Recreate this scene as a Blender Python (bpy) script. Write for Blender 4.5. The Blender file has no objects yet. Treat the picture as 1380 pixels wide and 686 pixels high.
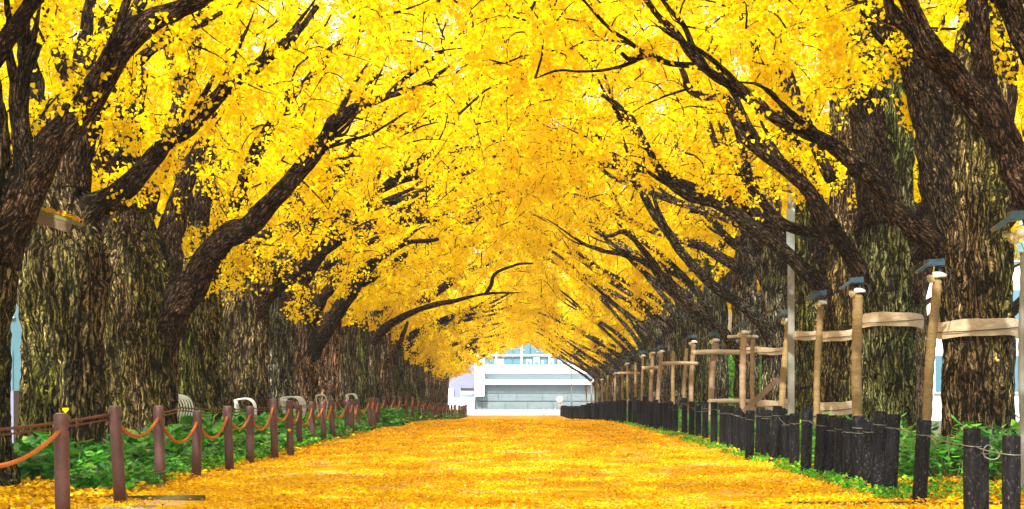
import bpy, math, numpy as np
from math import radians as R
C = bpy.context.scene
col = C.collection
rng = np.random.default_rng(11)

# ------------------------------------------------------------------ camera, sky, sun, exposure
F = 2790.0            # focal length in pixels of the 1380 px wide photograph
VX, HY, H = 700.0, 530.0, 1.15
cd = bpy.data.cameras.new('camera'); cam = bpy.data.objects.new('camera', cd); col.objects.link(cam)
cam.location = (0, 0, H); cam.rotation_euler = (R(90), 0, 0)
cd.sensor_width = 36; cd.lens = 36*F/1380
cd.shift_x = -(VX-690)/1380; cd.shift_y = (HY-343)/1380
cd.clip_start = .5; cd.clip_end = 4000
C.camera = cam
SUN_EL, SUN_AZ = 37, 192          # azimuth the light comes from, clockwise from +Y
w = bpy.data.worlds.new('World'); C.world = w; w.use_nodes = True
nt = w.node_tree; nt.nodes.clear()
sky = nt.nodes.new('ShaderNodeTexSky'); sky.sky_type = 'NISHITA'; sky.sun_disc = False
sky.sun_elevation = R(SUN_EL); sky.sun_rotation = R(SUN_AZ); sky.air_density = 1.3; sky.dust_density = 4
bg = nt.nodes.new('ShaderNodeBackground'); bg.inputs[1].default_value = .15
wo = nt.nodes.new('ShaderNodeOutputWorld')
nt.links.new(sky.outputs[0], bg.inputs[0]); nt.links.new(bg.outputs[0], wo.inputs[0])
sl = bpy.data.lights.new('sun', 'SUN'); sl.energy = 3.8; sl.angle = R(1); sl.color = (1, .95, .86)
so = bpy.data.objects.new('sun', sl); col.objects.link(so)
so.rotation_euler = (R(90-SUN_EL), 0, R(180-SUN_AZ)); so.location = (0, 0, 60)
C.view_settings.view_transform = 'Standard'; C.view_settings.look = 'None'
C.view_settings.exposure = 1.35; C.view_settings.gamma = 1
cy = C.cycles
cy.max_bounces = 16; cy.diffuse_bounces = 8; cy.glossy_bounces = 2; cy.transmission_bounces = 12
cy.volume_bounces = 0; cy.transparent_max_bounces = 8; cy.sample_clamp_indirect = 6
cy.use_denoising = True

# ------------------------------------------------------------------ noise and geometry helpers
def hsh(i, j, k, seed):
    n = (i.astype(np.int64)*73856093) ^ (j.astype(np.int64)*19349663) ^ (k.astype(np.int64)*83492791) ^ (seed*2654435761)
    n = (n ^ (n >> 13))*1274126177 & 0xffffffff
    return ((n ^ (n >> 16)) & 0xffff)/65535.0
def noise(x, y, z, seed=0):
    xi, yi, zi = np.floor(x), np.floor(y), np.floor(z)
    fx, fy, fz = x-xi, y-yi, z-zi
    fx = fx*fx*(3-2*fx); fy = fy*fy*(3-2*fy); fz = fz*fz*(3-2*fz)
    r = 0
    for a in (0, 1):
        for b in (0, 1):
            for c in (0, 1):
                r = r + hsh(xi+a, yi+b, zi+c, seed)*(fx if a else 1-fx)*(fy if b else 1-fy)*(fz if c else 1-fz)
    return r
def gz(y):                         # the ground falls gently beyond 70 m and rises a little to the cross street
    y = np.asarray(y, float)
    t = np.clip((y-68)/100, 0, 1); a = -.75*(t*t*(3-2*t))
    t = np.clip((y-178)/28, 0, 1); return a + .22*t
def P(px, py, D): return np.array([(px-VX)*D/F, D, H-(py-HY)*D/F])
def base_at(px, py, Dmax=70):      # the point of flat ground under a pixel
    D = F*H/(py-HY); return np.array([(px-VX)*D/F, D, 0.])

def mesh_np(name, V, Q=None, T=None, smooth=True, bark=None):
    me = bpy.data.meshes.new(name); V = np.ascontiguousarray(V, np.float32)
    Q = np.zeros((0, 4), np.int32) if Q is None else np.asarray(Q, np.int32)
    T = np.zeros((0, 3), np.int32) if T is None else np.asarray(T, np.int32)
    me.vertices.add(len(V)); me.vertices.foreach_set('co', V.ravel())
    loops = np.concatenate([Q.ravel(), T.ravel()]).astype(np.int32)
    tot = np.concatenate([np.full(len(Q), 4), np.full(len(T), 3)]).astype(np.int32)
    me.loops.add(len(loops)); me.loops.foreach_set('vertex_index', loops)
    me.polygons.add(len(tot))
    me.polygons.foreach_set('loop_start', np.concatenate([[0], np.cumsum(tot)[:-1]]).astype(np.int32))
    me.polygons.foreach_set('loop_total', tot)
    me.polygons.foreach_set('use_smooth', np.full(len(tot), smooth))
    me.update(calc_edges=True)
    if bark is not None:
        a = me.attributes.new('bk', 'FLOAT_VECTOR', 'POINT'); a.data.foreach_set('vector', np.ascontiguousarray(bark, np.float32).ravel())
    return me
class MB:                          # collects shapes for one mesh
    def __init__(s): s.V, s.Q, s.T, s.B, s.n = [], [], [], [], 0
    def add(s, V, Q=None, T=None, B=None):
        V = np.asarray(V, float).reshape(-1, 3); s.V.append(V)
        s.B.append(V if B is None else B)
        if Q is not None and len(Q): s.Q.append(np.asarray(Q)+s.n)
        if T is not None and len(T): s.T.append(np.asarray(T)+s.n)
        s.n += len(V); return s
    def mesh(s, name, smooth=True):
        return mesh_np(name, np.concatenate(s.V), np.concatenate(s.Q) if s.Q else None,
                       np.concatenate(s.T) if s.T else None, smooth, np.concatenate(s.B))
    def build(s, name, m, parent=None, smooth=True):
        me = s.mesh(name, smooth); me.materials.append(m); return link(name, me, parent)
    def box(s, c, d, rz=0, rx=0, ry=0):
        c = np.array(c, float); hx, hy, hz = np.array(d)/2
        v = np.array([[x, y, z] for x in (-hx, hx) for y in (-hy, hy) for z in (-hz, hz)])
        for ang, (i, j) in ((rx, (1, 2)), (ry, (2, 0)), (rz, (0, 1))):
            if ang:
                ca, sa = math.cos(ang), math.sin(ang); a, b = v[:, i].copy(), v[:, j].copy()
                v[:, i] = a*ca-b*sa; v[:, j] = a*sa+b*ca
        return s.add(v+c, [[0, 1, 3, 2], [4, 6, 7, 5], [0, 4, 5, 1], [2, 3, 7, 6], [0, 2, 6, 4], [1, 5, 7, 3]])
    def tube(s, pts, rad, sides=8, **k): V, Q, T, B = tube(pts, rad, sides, **k); return s.add(V, Q, T, B)
def link(name, me, parent=None):
    o = bpy.data.objects.new(name, me); col.objects.link(o)
    if parent: o.parent = parent
    return o
def empty(name, loc=(0, 0, 0), rz=0):
    o = bpy.data.objects.new(name, None); col.objects.link(o); o.location = tuple(loc); o.rotation_euler.z = rz
    o.empty_display_size = .1; return o
def tag(o, label, cat, group=None):
    o['label'] = label; o['category'] = cat
    if group: o['group'] = group
    return o
def kind(o, k): o['kind'] = k; return o

def resample(p, n):                # Catmull-Rom through p (N,k) -> n rows evenly spread
    p = np.asarray(p, float)
    if len(p) == 2: t = np.linspace(0, 1, n)[:, None]; return p[0]*(1-t)+p[1]*t
    q = np.vstack([2*p[0]-p[1], p, 2*p[-1]-p[-2]]); out = []
    for i in range(1, len(q)-2):
        t = np.linspace(0, 1, 12, endpoint=False)[:, None]
        a, b, c, d = q[i-1], q[i], q[i+1], q[i+2]
        out.append(.5*((2*b)+(-a+c)*t+(2*a-5*b+4*c-d)*t*t+(-a+3*b-3*c+d)*t**3))
    out = np.vstack(out+[p[-1:]])
    L = np.concatenate([[0], np.cumsum(np.linalg.norm(np.diff(out[:, :3], axis=0), axis=1))])
    g = np.linspace(0, L[-1], n)
    return np.stack([np.interp(g, L, out[:, k]) for k in range(out.shape[1])], 1)
def ridged(x, y, z, seed): return 1-np.abs(2*noise(x, y, z, seed)-1)
def tube(pts, rad, sides=8, cap=True, disp=0, seed=0, lobes=0, phase=0):
    pts = np.asarray(pts, float); n = len(pts); rad = np.broadcast_to(np.asarray(rad, float), (n,))
    t = np.gradient(pts, axis=0); t /= np.linalg.norm(t, axis=1)[:, None]+1e-9
    up = np.array([1., 0, 0]) if abs(t[0, 0]) < .8 else np.array([0, 1., 0])
    N = np.zeros((n, 3)); a = up-t[0]*np.dot(up, t[0]); N[0] = a/np.linalg.norm(a)
    for i in range(1, n):
        a = N[i-1]-t[i]*np.dot(N[i-1], t[i]); N[i] = a/np.linalg.norm(a)
    Bn = np.cross(t, N); th = np.arange(sides)*2*math.pi/sides+phase
    c, s_ = np.cos(th)[None, :], np.sin(th)[None, :]
    L = np.concatenate([[0], np.cumsum(np.linalg.norm(np.diff(pts, axis=0), axis=1))])[:, None]
    r = rad[:, None]*np.ones((1, sides)); rr = np.mean(rad)
    bx, by, bz = rad[:, None]*c*1., rad[:, None]*s_*1., L+0*c
    if disp:
        r = r*(1+.10*(noise(c*1.3+seed, s_*1.3+0*L, L*.5+0*c, seed)-.5)+lobes*(noise(c*2.2, s_*2.2+seed, L*.25+0*c, seed+5)-.5))
        wx = noise(bx*3, by*3, bz*1.6, seed+1)*.30; wy = noise(bx*3+9, by*3, bz*1.6, seed+2)*.30
        h = ridged((bx+wx)*8, (by+wy)*8, bz*.7+seed, seed+3)
        h2 = ridged((bx+wx)*18, (by+wy)*18, bz*3.0+seed, seed+4)
        r = r+disp*(-(np.clip(h, .5, 1)-.5)*2*1.0+.75*(.6-h2)*.6+.2*(noise(bx*30, by*30, bz*22, seed+7)-.5))
    V = pts[:, None]+N[:, None]*(r*c)[..., None]+Bn[:, None]*(r*s_)[..., None]
    B = np.stack([bx, by, bz+seed*3.7], 2).reshape(-1, 3)
    V = V.reshape(-1, 3)
    i = np.arange(n-1)[:, None]*sides; j = np.arange(sides)[None, :]; j2 = (j+1) % sides
    Q = np.stack([i+j, i+j2, i+sides+j2, i+sides+j], 2).reshape(-1, 4); T = []
    if cap:
        V = np.vstack([V, pts[0], pts[-1]]); B = np.vstack([B, B[0], B[-1]]); k = n*sides
        jj = np.arange(sides); T = np.vstack([np.stack([np.full(sides, k), (jj+1) % sides, jj], 1),
                                              np.stack([np.full(sides, k+1), (n-1)*sides+jj, (n-1)*sides+(jj+1) % sides], 1)])
    return V, Q, T, B

# ------------------------------------------------------------------ materials
def mat(name, rough=.8, spec=.3):
    m = bpy.data.materials.new(name); m.use_nodes = True
    b = m.node_tree.nodes['Principled BSDF']; b.inputs['Roughness'].default_value = rough
    b.inputs['Specular IOR Level'].default_value = spec; return m, m.node_tree, b
def nd(t, kind_, **kw):
    n = t.nodes.new(kind_)
    for k, v in kw.items():
        if k.startswith('i_'): n.inputs[k[2:].replace('_', ' ')].default_value = v
        else: setattr(n, k, v)
    return n
def ramp(t, src, stops):
    r = t.nodes.new('ShaderNodeValToRGB'); e = r.color_ramp.elements
    while len(e) > 1: e.remove(e[0])
    e[0].position = stops[0][0]; e[0].color = (*stops[0][1], 1)
    for p_, c_ in stops[1:]: x = e.new(p_); x.color = (*c_, 1)
    t.links.new(src, r.inputs[0]); return r.outputs[0]
def mix(t, f, a, b, blend='MIX'):
    n = t.nodes.new('ShaderNodeMix'); n.data_type = 'RGBA'; n.blend_type = blend
    for s_, v in ((0, f), (6, a), (7, b)):
        if isinstance(v, (int, float)): n.inputs[s_].default_value = v
        elif isinstance(v, tuple): n.inputs[s_].default_value = (*v, 1)
        else: t.links.new(v, n.inputs[s_])
    return n.outputs[2]
def scaled(t, src, sc):
    n = t.nodes.new('ShaderNodeMapping'); t.links.new(src, n.inputs[0]); n.inputs['Scale'].default_value = sc; return n.outputs[0]
def bump(t, b, h, s=.5, d=.02, nrm=None):
    n = nd(t, 'ShaderNodeBump'); n.inputs['Strength'].default_value = s; n.inputs['Distance'].default_value = d
    t.links.new(h, n.inputs['Height'])
    if nrm: t.links.new(nrm, n.inputs['Normal'])
    t.links.new(n.outputs[0], b.inputs['Normal']); return n.outputs[0]

def bark_mat(name, ridge, mid, moss, moss_amt, fis_shade=(.0025, .0018, .0012), coarse=1., zs=.052):
    m, t, b = mat(name, .95, .05)
    at = nd(t, 'ShaderNodeAttribute', attribute_name='bk')
    ob = nd(t, 'ShaderNodeTexCoord').outputs['Object']; oi = nd(t, 'ShaderNodeObjectInfo')
    wn = nd(t, 'ShaderNodeTexNoise', i_Scale=4.5, i_Detail=4.0, i_Roughness=.6); t.links.new(scaled(t, at.outputs['Vector'], (1, 1, .55)), wn.inputs['Vector'])
    wv = mix(t, .13, at.outputs['Vector'], wn.outputs['Color'], 'LINEAR_LIGHT')
    v1 = nd(t, 'ShaderNodeTexVoronoi', feature='DISTANCE_TO_EDGE', i_Scale=17.0*coarse); t.links.new(scaled(t, wv, (1, 1, zs)), v1.inputs['Vector'])
    v2 = nd(t, 'ShaderNodeTexVoronoi', feature='DISTANCE_TO_EDGE', i_Scale=36.0*coarse); t.links.new(scaled(t, wv, (1, 1, zs*1.5)), v2.inputs['Vector'])
    n2 = nd(t, 'ShaderNodeTexNoise', i_Scale=60.0, i_Detail=7.0, i_Roughness=.7); t.links.new(scaled(t, wv, (1, 1, .09)), n2.inputs['Vector'])
    n3 = nd(t, 'ShaderNodeTexNoise', i_Scale=.9, i_Detail=4.0, i_Roughness=.6)
    ad = nd(t, 'ShaderNodeVectorMath', operation='ADD'); t.links.new(ob, ad.inputs[0]); t.links.new(oi.outputs['Location'], ad.inputs[1]); t.links.new(scaled(t, ad.outputs[0], (1, 1, .4)), n3.inputs['Vector'])
    n4 = nd(t, 'ShaderNodeTexNoise', i_Scale=2.2, i_Detail=5.0, i_Roughness=.6); t.links.new(ad.outputs[0], n4.inputs['Vector'])
    f1 = ramp(t, v1.outputs['Distance'], [(0, (0, 0, 0)), (.09, (.10,)*3), (.28, (1, 1, 1))])
    f2 = ramp(t, v2.outputs['Distance'], [(0, (.08,)*3), (.24, (1, 1, 1))])
    f = mix(t, 1., f1, f2, 'MULTIPLY')
    g = ramp(t, n2.outputs['Fac'], [(.36, (0, 0, 0)), (.66, (1, 1, 1))])
    base = mix(t, g, mid, ridge)
    mo = ramp(t, n3.outputs['Fac'], [(.56-moss_amt*.16, (0, 0, 0)), (.70-moss_amt*.10, (.9,)*3)])
    base = mix(t, mo, base, mix(t, g, tuple(x*.4 for x in moss), moss))
    base = mix(t, ramp(t, n4.outputs['Fac'], [(.52, (0, 0, 0)), (.72, (.55,)*3)]), base, tuple(x*.45 for x in mid))
    c = mix(t, f, fis_shade, base)  # fissures darkened and ridges lightened past bark's own tones: painted shade and highlights
    tint = ramp(t, oi.outputs['Random'], [(0, (.72, .76, .66)), (.3, (1, 1, .85)), (.6, (1.2, 1.05, .88)), (.8, (.85, .80, .72)), (1, (1.15, 1.0, .98))])
    t.links.new(mix(t, 1., c, tint, 'MULTIPLY'), b.inputs['Base Color'])
    hh = nd(t, 'ShaderNodeMath', operation='ADD'); t.links.new(f, hh.inputs[0])
    mm = nd(t, 'ShaderNodeMath', operation='MULTIPLY'); t.links.new(n2.outputs['Fac'], mm.inputs[0]); mm.inputs[1].default_value = .7
    t.links.new(mm.outputs[0], hh.inputs[1]); bump(t, b, hh.outputs[0], 1.0, .04)
    return m
M = {}
M['bark'] = bark_mat('ginkgo bark', (.80, .62, .34), (.32, .24, .11), (.50, .52, .09), .95)
M['bark3'] = bark_mat('mossy ginkgo bark', (.78, .70, .40), (.34, .29, .13), (.50, .62, .12), 1.35)
M['bark4'] = bark_mat('ginkgo bark greyed for haze', (.85, .78, .58), (.48, .42, .29), (.40, .42, .12), .6)  # lightened and greyed for farther trunks: distance haze put into the bark colour
M['bark2'] = bark_mat('ginkgo bark browner', (.85, .64, .45), (.50, .34, .22), (.36, .32, .08), .3)
M['limb'] = bark_mat('limb bark', (.40, .27, .155), (.075, .048, .027), (.06, .06, .015), .0, coarse=1.25, zs=.16)
M['greylimb'] = bark_mat('grey limb bark', (.66, .57, .46), (.28, .23, .18), (.08, .07, .03), .0, coarse=1.25, zs=.16)

def leaf_mat(name, stops, trans=.5, orange=None, gloss=0):
    m = bpy.data.materials.new(name); m.use_nodes = True; t = m.node_tree; t.nodes.clear()
    ge = nd(t, 'ShaderNodeNewGeometry'); c = ramp(t, ge.outputs['Random Per Island'], stops)
    if orange:
        n = nd(t, 'ShaderNodeTexNoise', i_Scale=.35, i_Detail=2.0); t.links.new(ge.outputs['Position'], n.inputs['Vector'])
        c = mix(t, ramp(t, n.outputs['Fac'], [(.45, (0, 0, 0)), (.7, (.8,)*3)]), c, orange)
    d = nd(t, 'ShaderNodeBsdfDiffuse'); tr = nd(t, 'ShaderNodeBsdfTranslucent'); mx = nd(t, 'ShaderNodeMixShader'); mx.inputs[0].default_value = trans
    t.links.new(c, d.inputs[0]); t.links.new(c, tr.inputs[0]); t.links.new(d.outputs[0], mx.inputs[1]); t.links.new(tr.outputs[0], mx.inputs[2])
    out = mx.outputs[0]
    if gloss:
        gl = nd(t, 'ShaderNodeBsdfGlossy'); gl.inputs['Roughness'].default_value = .32; gl.inputs[0].default_value = (.9, 1, .95, 1)
        m2 = nd(t, 'ShaderNodeMixShader'); fr = nd(t, 'ShaderNodeFresnel'); fr.inputs[0].default_value = 1.45
        mu = nd(t, 'ShaderNodeMath', operation='MULTIPLY'); mu.inputs[1].default_value = gloss; t.links.new(fr.outputs[0], mu.inputs[0])
        t.links.new(mu.outputs[0], m2.inputs[0]); t.links.new(out, m2.inputs[1]); t.links.new(gl.outputs[0], m2.inputs[2]); out = m2.outputs[0]
    o = nd(t, 'ShaderNodeOutputMaterial'); t.links.new(out, o.inputs[0]); return m
YEL = [(0, (.80, .55, .002)), (.2, (.90, .68, .002)), (.6, (.94, .74, .003)), (.90, (.95, .775, .004)), (.97, (.92, .80, .01)), (1, (.74, .72, .01))]
M['leaf'] = leaf_mat('ginkgo leaf', YEL, .52)
M['fallen'] = leaf_mat('fallen ginkgo leaf', [(0, (.30, .12, .006)), (.08, (.62, .30, .004)), (.35, (.76, .44, .003)), (.75, (.81, .47, .003)), (.96, (.86, .56, .015)), (1, (.88, .70, .20))], .12)
M['green'] = leaf_mat('shrub leaf', [(0, (.012, .12, .010)), (.4, (.05, .33, .014)), (.75, (.11, .50, .018)), (.94, (.24, .60, .025)), (.975, (.45, .42, .06)), (1, (.5, .5, .12))], .3, gloss=.15)
M['conifer'] = leaf_mat('dark hedge leaf', [(0, (.012, .035, .012)), (.6, (.03, .075, .02)), (1, (.07, .13, .03))], .2, gloss=.3)

def simple(name, c, rough=.6, spec=.4, metal=0, var=.35, scale=9, b_=.3, dist=.004, c2=None, stretch=(1, 1, 1)):
    m, t, b = mat(name, rough, spec); b.inputs['Metallic'].default_value = metal
    ob = nd(t, 'ShaderNodeTexCoord').outputs['Object']
    n = nd(t, 'ShaderNodeTexNoise', i_Scale=float(scale), i_Detail=6.0, i_Roughness=.62); t.links.new(scaled(t, ob, stretch), n.inputs['Vector'])
    c2 = c2 or tuple(x*(1-var) for x in c)
    cc = ramp(t, n.outputs['Fac'], [(.3, c2), (.68, c)])
    n2 = nd(t, 'ShaderNodeTexNoise', i_Scale=float(scale)*.22, i_Detail=3.0); t.links.new(scaled(t, ob, stretch), n2.inputs['Vector'])
    cc = mix(t, ramp(t, n2.outputs['Fac'], [(.35, (0, 0, 0)), (.7, (.5,)*3)]), cc, tuple(x*(1-var) for x in c))
    t.links.new(cc, b.inputs['Base Color'])
    if b_: bump(t, b, n.outputs['Fac'], b_, dist)
    return m
M['post'] = simple('rust brown painted steel', (.115, .048, .046), .5, .4, var=.62, scale=15, b_=.35, dist=.003, c2=(.055, .022, .018))
M['postcap'] = simple('weathered post cap', (.26, .17, .15), .6, .4, var=.4, scale=30)
M['rope'] = simple('orange rope', (.62, .19, .035), .85, .1, var=.5, scale=60, b_=.8, dist=.006, stretch=(1, 3, 1))
M['cable'] = simple('rusty cable', (.20, .065, .03), .7, .3, var=.5, scale=40, b_=.5)
M['hole'] = simple('dark hole', (.012, .009, .008), .9, .1, var=.3)
M['white'] = simple('white enamel tube', (.58, .61, .60), .35, .5, var=.12, scale=8, b_=.05)
M['seat'] = simple('grey bench slat', (.42, .41, .37), .7, .3, var=.3, scale=20, stretch=(4, 1, 4))
M['burlap'] = simple('tan burlap wrap', (.58, .46, .31), .95, .03, var=.5, scale=16, b_=.7, dist=.008, stretch=(1, 1, 6))
M['pole'] = simple('stake wrapped in tan hessian', (.34, .24, .11), .9, .05, var=.55, scale=14, b_=.8, dist=.01, stretch=(1, 1, 7))
M['pinkpole'] = simple('pale hessian stake wrap', (.40, .28, .185), .9, .05, var=.5, scale=14, b_=.8, dist=.01, stretch=(1, 1, 7))
M['wire'] = simple('grey wire', (.17, .18, .15), .5, .5, var=.3, metal=.3, b_=0)
M['blackcable'] = simple('black rubber cable', (.015, .017, .02), .5, .4, b_=0)
M['lampblue'] = simple('blue grey lamp housing', (.022, .065, .10), .38, .5, var=.35, scale=16, b_=.1)
M['lampwhite'] = simple('white lamp socket', (.68, .70, .68), .3, .5, var=.15, b_=0)
M['paleporc'] = simple('pale grey painted pole', (.20, .205, .175), .5, .4, var=.18, scale=6, b_=.1)
M['plank'] = simple('weathered dark plank', (.13, .085, .05), .85, .2, var=.5, scale=12, b_=.8, dist=.006, stretch=(7, 7, .6))
M['boardpale'] = simple('weathered pale board', (.20, .14, .08), .85, .2, var=.4, scale=14, b_=.6, dist=.005, stretch=(1, 8, 8))
M['boardgreen'] = simple('mossy board', (.22, .22, .10), .9, .2, var=.4, scale=14, b_=.6, stretch=(1, 8, 8))
M['kerbstone'] = simple('mossy edging stone', (.06, .055, .018), .9, .2, var=.5, scale=9, b_=.6, dist=.01, c2=(.10, .10, .04))
M['darkedge'] = simple('dark edging', (.018, .02, .016), .8, .3, var=.4, scale=9, b_=.5)
M['yellowstake'] = simple('yellow paint', (.85, .62, .02), .5, .4, var=.2, b_=.1)
M['soil'] = simple('dark soil', (.09, .055, .03), .95, .1, var=.5, scale=7, b_=.9, dist=.03)
m, t, b = mat('amber lamp glass', .08, .6); b.inputs['Base Color'].default_value = (.75, .66, .40, 1); b.inputs['Transmission Weight'].default_value = .75; M['glassamber'] = m
# rubbery black bollards cast to look like charred logs
m, t, b = mat('charred black bollard', .5, .06)
ob = nd(t, 'ShaderNodeTexCoord').outputs['Object']
v = nd(t, 'ShaderNodeTexVoronoi', i_Scale=32.0); t.links.new(scaled(t, ob, (1, 1, .35)), v.inputs['Vector'])
n = nd(t, 'ShaderNodeTexNoise', i_Scale=55.0, i_Detail=5.0); t.links.new(scaled(t, ob, (1, 1, .5)), n.inputs['Vector'])
cc = ramp(t, n.outputs['Fac'], [(.45, (.005, .0055, .007)), (.62, (.012, .0125, .015)), (.70, (.10, .09, .08))])
t.links.new(cc, b.inputs['Base Color'])
n1 = bump(t, b, v.outputs['Distance'], .9, .012); bump(t, b, n.outputs['Fac'], .6, .006, n1); M['bollard'] = m
# leaf covered surfaces
def litter_mat(name, bare, bare_lo, bare_hi, stretch=(1, .35, 1)):
    m, t, b = mat(name, .95, .03); ge = nd(t, 'ShaderNodeNewGeometry').outputs['Position']
    v = nd(t, 'ShaderNodeTexVoronoi', i_Scale=17.0); t.links.new(ge, v.inputs['Vector'])
    sp = nd(t, 'ShaderNodeSeparateColor'); t.links.new(v.outputs['Color'], sp.inputs[0])
    c = ramp(t, sp.outputs[0], [(0, (.36, .16, .005)), (.15, (.62, .30, .003)), (.45, (.75, .42, .003)), (.85, (.81, .49, .003)), (1, (.84, .52, .02))])
    e = nd(t, 'ShaderNodeTexVoronoi', feature='DISTANCE_TO_EDGE', i_Scale=17.0); t.links.new(ge, e.inputs['Vector'])
    c = mix(t, ramp(t, e.outputs['Distance'], [(0, (.55,)*3), (.08, (0, 0, 0))]), c, (.36, .17, .005))
    n4 = nd(t, 'ShaderNodeTexNoise', i_Scale=.8, i_Detail=5.0, i_Roughness=.7); t.links.new(scaled(t, ge, (.8, .22, 1)), n4.inputs['Vector'])
    c = mix(t, ramp(t, n4.outputs['Fac'], [(.40, (0, 0, 0)), (.66, (.7,)*3)]), c, (.66, .30, .003))
    n5 = nd(t, 'ShaderNodeTexNoise', i_Scale=1.1, i_Detail=7.0, i_Roughness=.72); t.links.new(scaled(t, ge, stretch), n5.inputs['Vector'])
    c = mix(t, ramp(t, n5.outputs['Fac'], [(bare_lo, (0, 0, 0)), (bare_hi, (.9,)*3)]), c, bare)
    t.links.new(c, b.inputs['Base Color']); bump(t, b, sp.outputs[1], .5, .02); return m
M['path'] = litter_mat('path under fallen leaves', (.66, .50, .34), .53, .70)
M['bed'] = litter_mat('bed under fallen leaves', (.08, .055, .02), .46, .60, (1, 1, 1))
def wide_mat(name, c, c2, sc=.9, rough=.85):
    m, t, b = mat(name, rough, .3); ge = nd(t, 'ShaderNodeNewGeometry').outputs['Position']
    n = nd(t, 'ShaderNodeTexNoise', i_Scale=float(sc), i_Detail=9.0, i_Roughness=.7); t.links.new(ge, n.inputs['Vector'])
    t.links.new(ramp(t, n.outputs['Fac'], [(.35, c2), (.65, c)]), b.inputs['Base Color']); bump(t, b, n.outputs['Fac'], .3, .01); return m
M['ground'] = wide_mat('far ground', (.30, .30, .22), (.20, .20, .13), .3)
M['paving'] = wide_mat('grey concrete paving', (.34, .32, .25), (.20, .19, .13), 2.5)
M['street'] = wide_mat('pale concrete street', (.62, .62, .60), (.52, .52, .51), .6)
M['stone'] = simple('blue grey stone block', (.12, .16, .18), .8, .3, var=.28, scale=1.2, b_=.6, dist=.03)
M['concrete'] = simple('white painted concrete', (.66, .71, .73), .7, .3, var=.07, scale=.6, b_=.1)
M['paleblue'] = simple('pale blue grey panel', (.36, .46, .53), .6, .3, var=.10, scale=.5, b_=.05)
M['lilac'] = simple('lilac grey panel', (.15, .165, .27), .6, .3, var=.12, scale=.5, b_=.05)
M['teal'] = simple('teal grey far facade', (.04, .12, .16), .6, .3, var=.3, scale=.4)
M['darkwall'] = simple('wall face behind blocks', (.12, .14, .15), .9, .2, var=.2, scale=1)
m, t, b = mat('bluish window glass', .06, .6); b.inputs['Base Color'].default_value = (.07, .18, .26, 1); b.inputs['Metallic'].default_value = .2; M['glass'] = m

# ------------------------------------------------------------------ ground, path, beds, street
def sheet(name, x0, x1, y0, y1, dz, m, nx=2, ny=60, edge=0, xf=None):
    ys = np.linspace(y0, y1, ny); X = np.linspace(0, 1, nx)[None, :]
    xa, xb = (np.full(ny, x0), np.full(ny, x1)) if xf is None else xf(ys)
    xs = xa[:, None]*(1-X)+xb[:, None]*X; V = np.stack([xs, ys[:, None]+0*X, gz(ys)[:, None]+dz+0*X], 2).reshape(-1, 3)
    i = np.arange(ny-1)[:, None]*nx; j = np.arange(nx-1)[None, :]
    Q = np.stack([i+j, i+j+1, i+nx+j+1, i+nx+j], 2).reshape(-1, 4)
    me = mesh_np(name, V, Q, smooth=True); me.materials.append(m); return kind(link(name, me), 'structure')
sheet('ground', -1500, 1500, -60, 3000, -.05, M['ground'], 3, 1021)
sheet('path', 0, 0, -20, 176, 0, M['path'], 2, 200, xf=lambda y: (np.where(y < 21.6, -12, -4.45), np.where(y < 21.6, 12, 4.30)))
sheet('planting_bed', -9, -4.4, 22.6, 176, .004, M['bed'], 2, 150)
sheet('planting_bed', 4.25, 9, 21.5, 176, .004, M['bed'], 2, 150)
sheet('pavement', -30, -9, -20, 176, -.01, M['paving'], 2, 150)
sheet('pavement', -12, -3.7, -20, 21.2, .004, M['paving'], 2, 4)
sheet('pavement', 9, 30, -20, 176, -.01, M['paving'], 2, 150)
sheet('street', -200, 200, 176, 209.4, .006, M['street'], 2, 30)

# fallen leaves: thousands of small curled fans on path and beds
LEAF_Q = np.array([[0, 0, 0], [.50, .62, .10], [0, .86, -.02], [-.50, .62, .10]])
LEAF_F = np.array([[0, -.05, 0], [.42, .42, .10], [.50, .74, .06], [.06, .80, -.03], [-.46, .76, .08], [-.44, .40, .12]])
def rand_rot(n, g, flat=0):
    a = g.uniform(0, 2*math.pi, n)
    if flat:
        tilt = np.abs(g.normal(0, flat, n)); axis = g.uniform(0, 2*math.pi, n)
        z = np.stack([np.sin(tilt)*np.cos(axis), np.sin(tilt)*np.sin(axis), np.cos(tilt)], 1)
    else:
        z = g.normal(0, 1, (n, 3)); z[:, 2] *= .8; z /= np.linalg.norm(z, axis=1)[:, None]
    h = np.stack([np.cos(a), np.sin(a), 0*a-(0 if flat else .7)], 1)
    x = np.cross(h, z); x /= np.linalg.norm(x, axis=1)[:, None]+1e-9; y = np.cross(z, x)
    return np.stack([x, y, z], 2)
def leaves_mesh(name, pos, size, g, flat=0, fan=False):
    tpl = LEAF_F if fan else LEAF_Q; k = len(tpl); n = len(pos)
    Rm = rand_rot(n, g, flat); sz = (size*g.uniform(.7, 1.2, n))[:, None, None]
    tp = tpl[None]*np.array([1, 1, 1.])[None, None]*np.ones((n, 1, 1)); tp[:, :, 2] *= g.uniform(-1.2, 2.4, (n, 1))
    V = (np.einsum('nij,nkj->nki', Rm, tp)*sz+pos[:, None]).reshape(-1, 3)
    i = np.arange(n)[:, None]*k
    if fan: T = (i[:, None]+np.array([[0, 1, 2], [0, 2, 3], [0, 3, 4], [0, 4, 5]])[None]).reshape(-1, 3)
    else: T = (i[:, None]+np.array([[0, 1, 2], [0, 2, 3]])[None]).reshape(-1, 3)
    return mesh_np(name, V, None, T, smooth=False)
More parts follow.
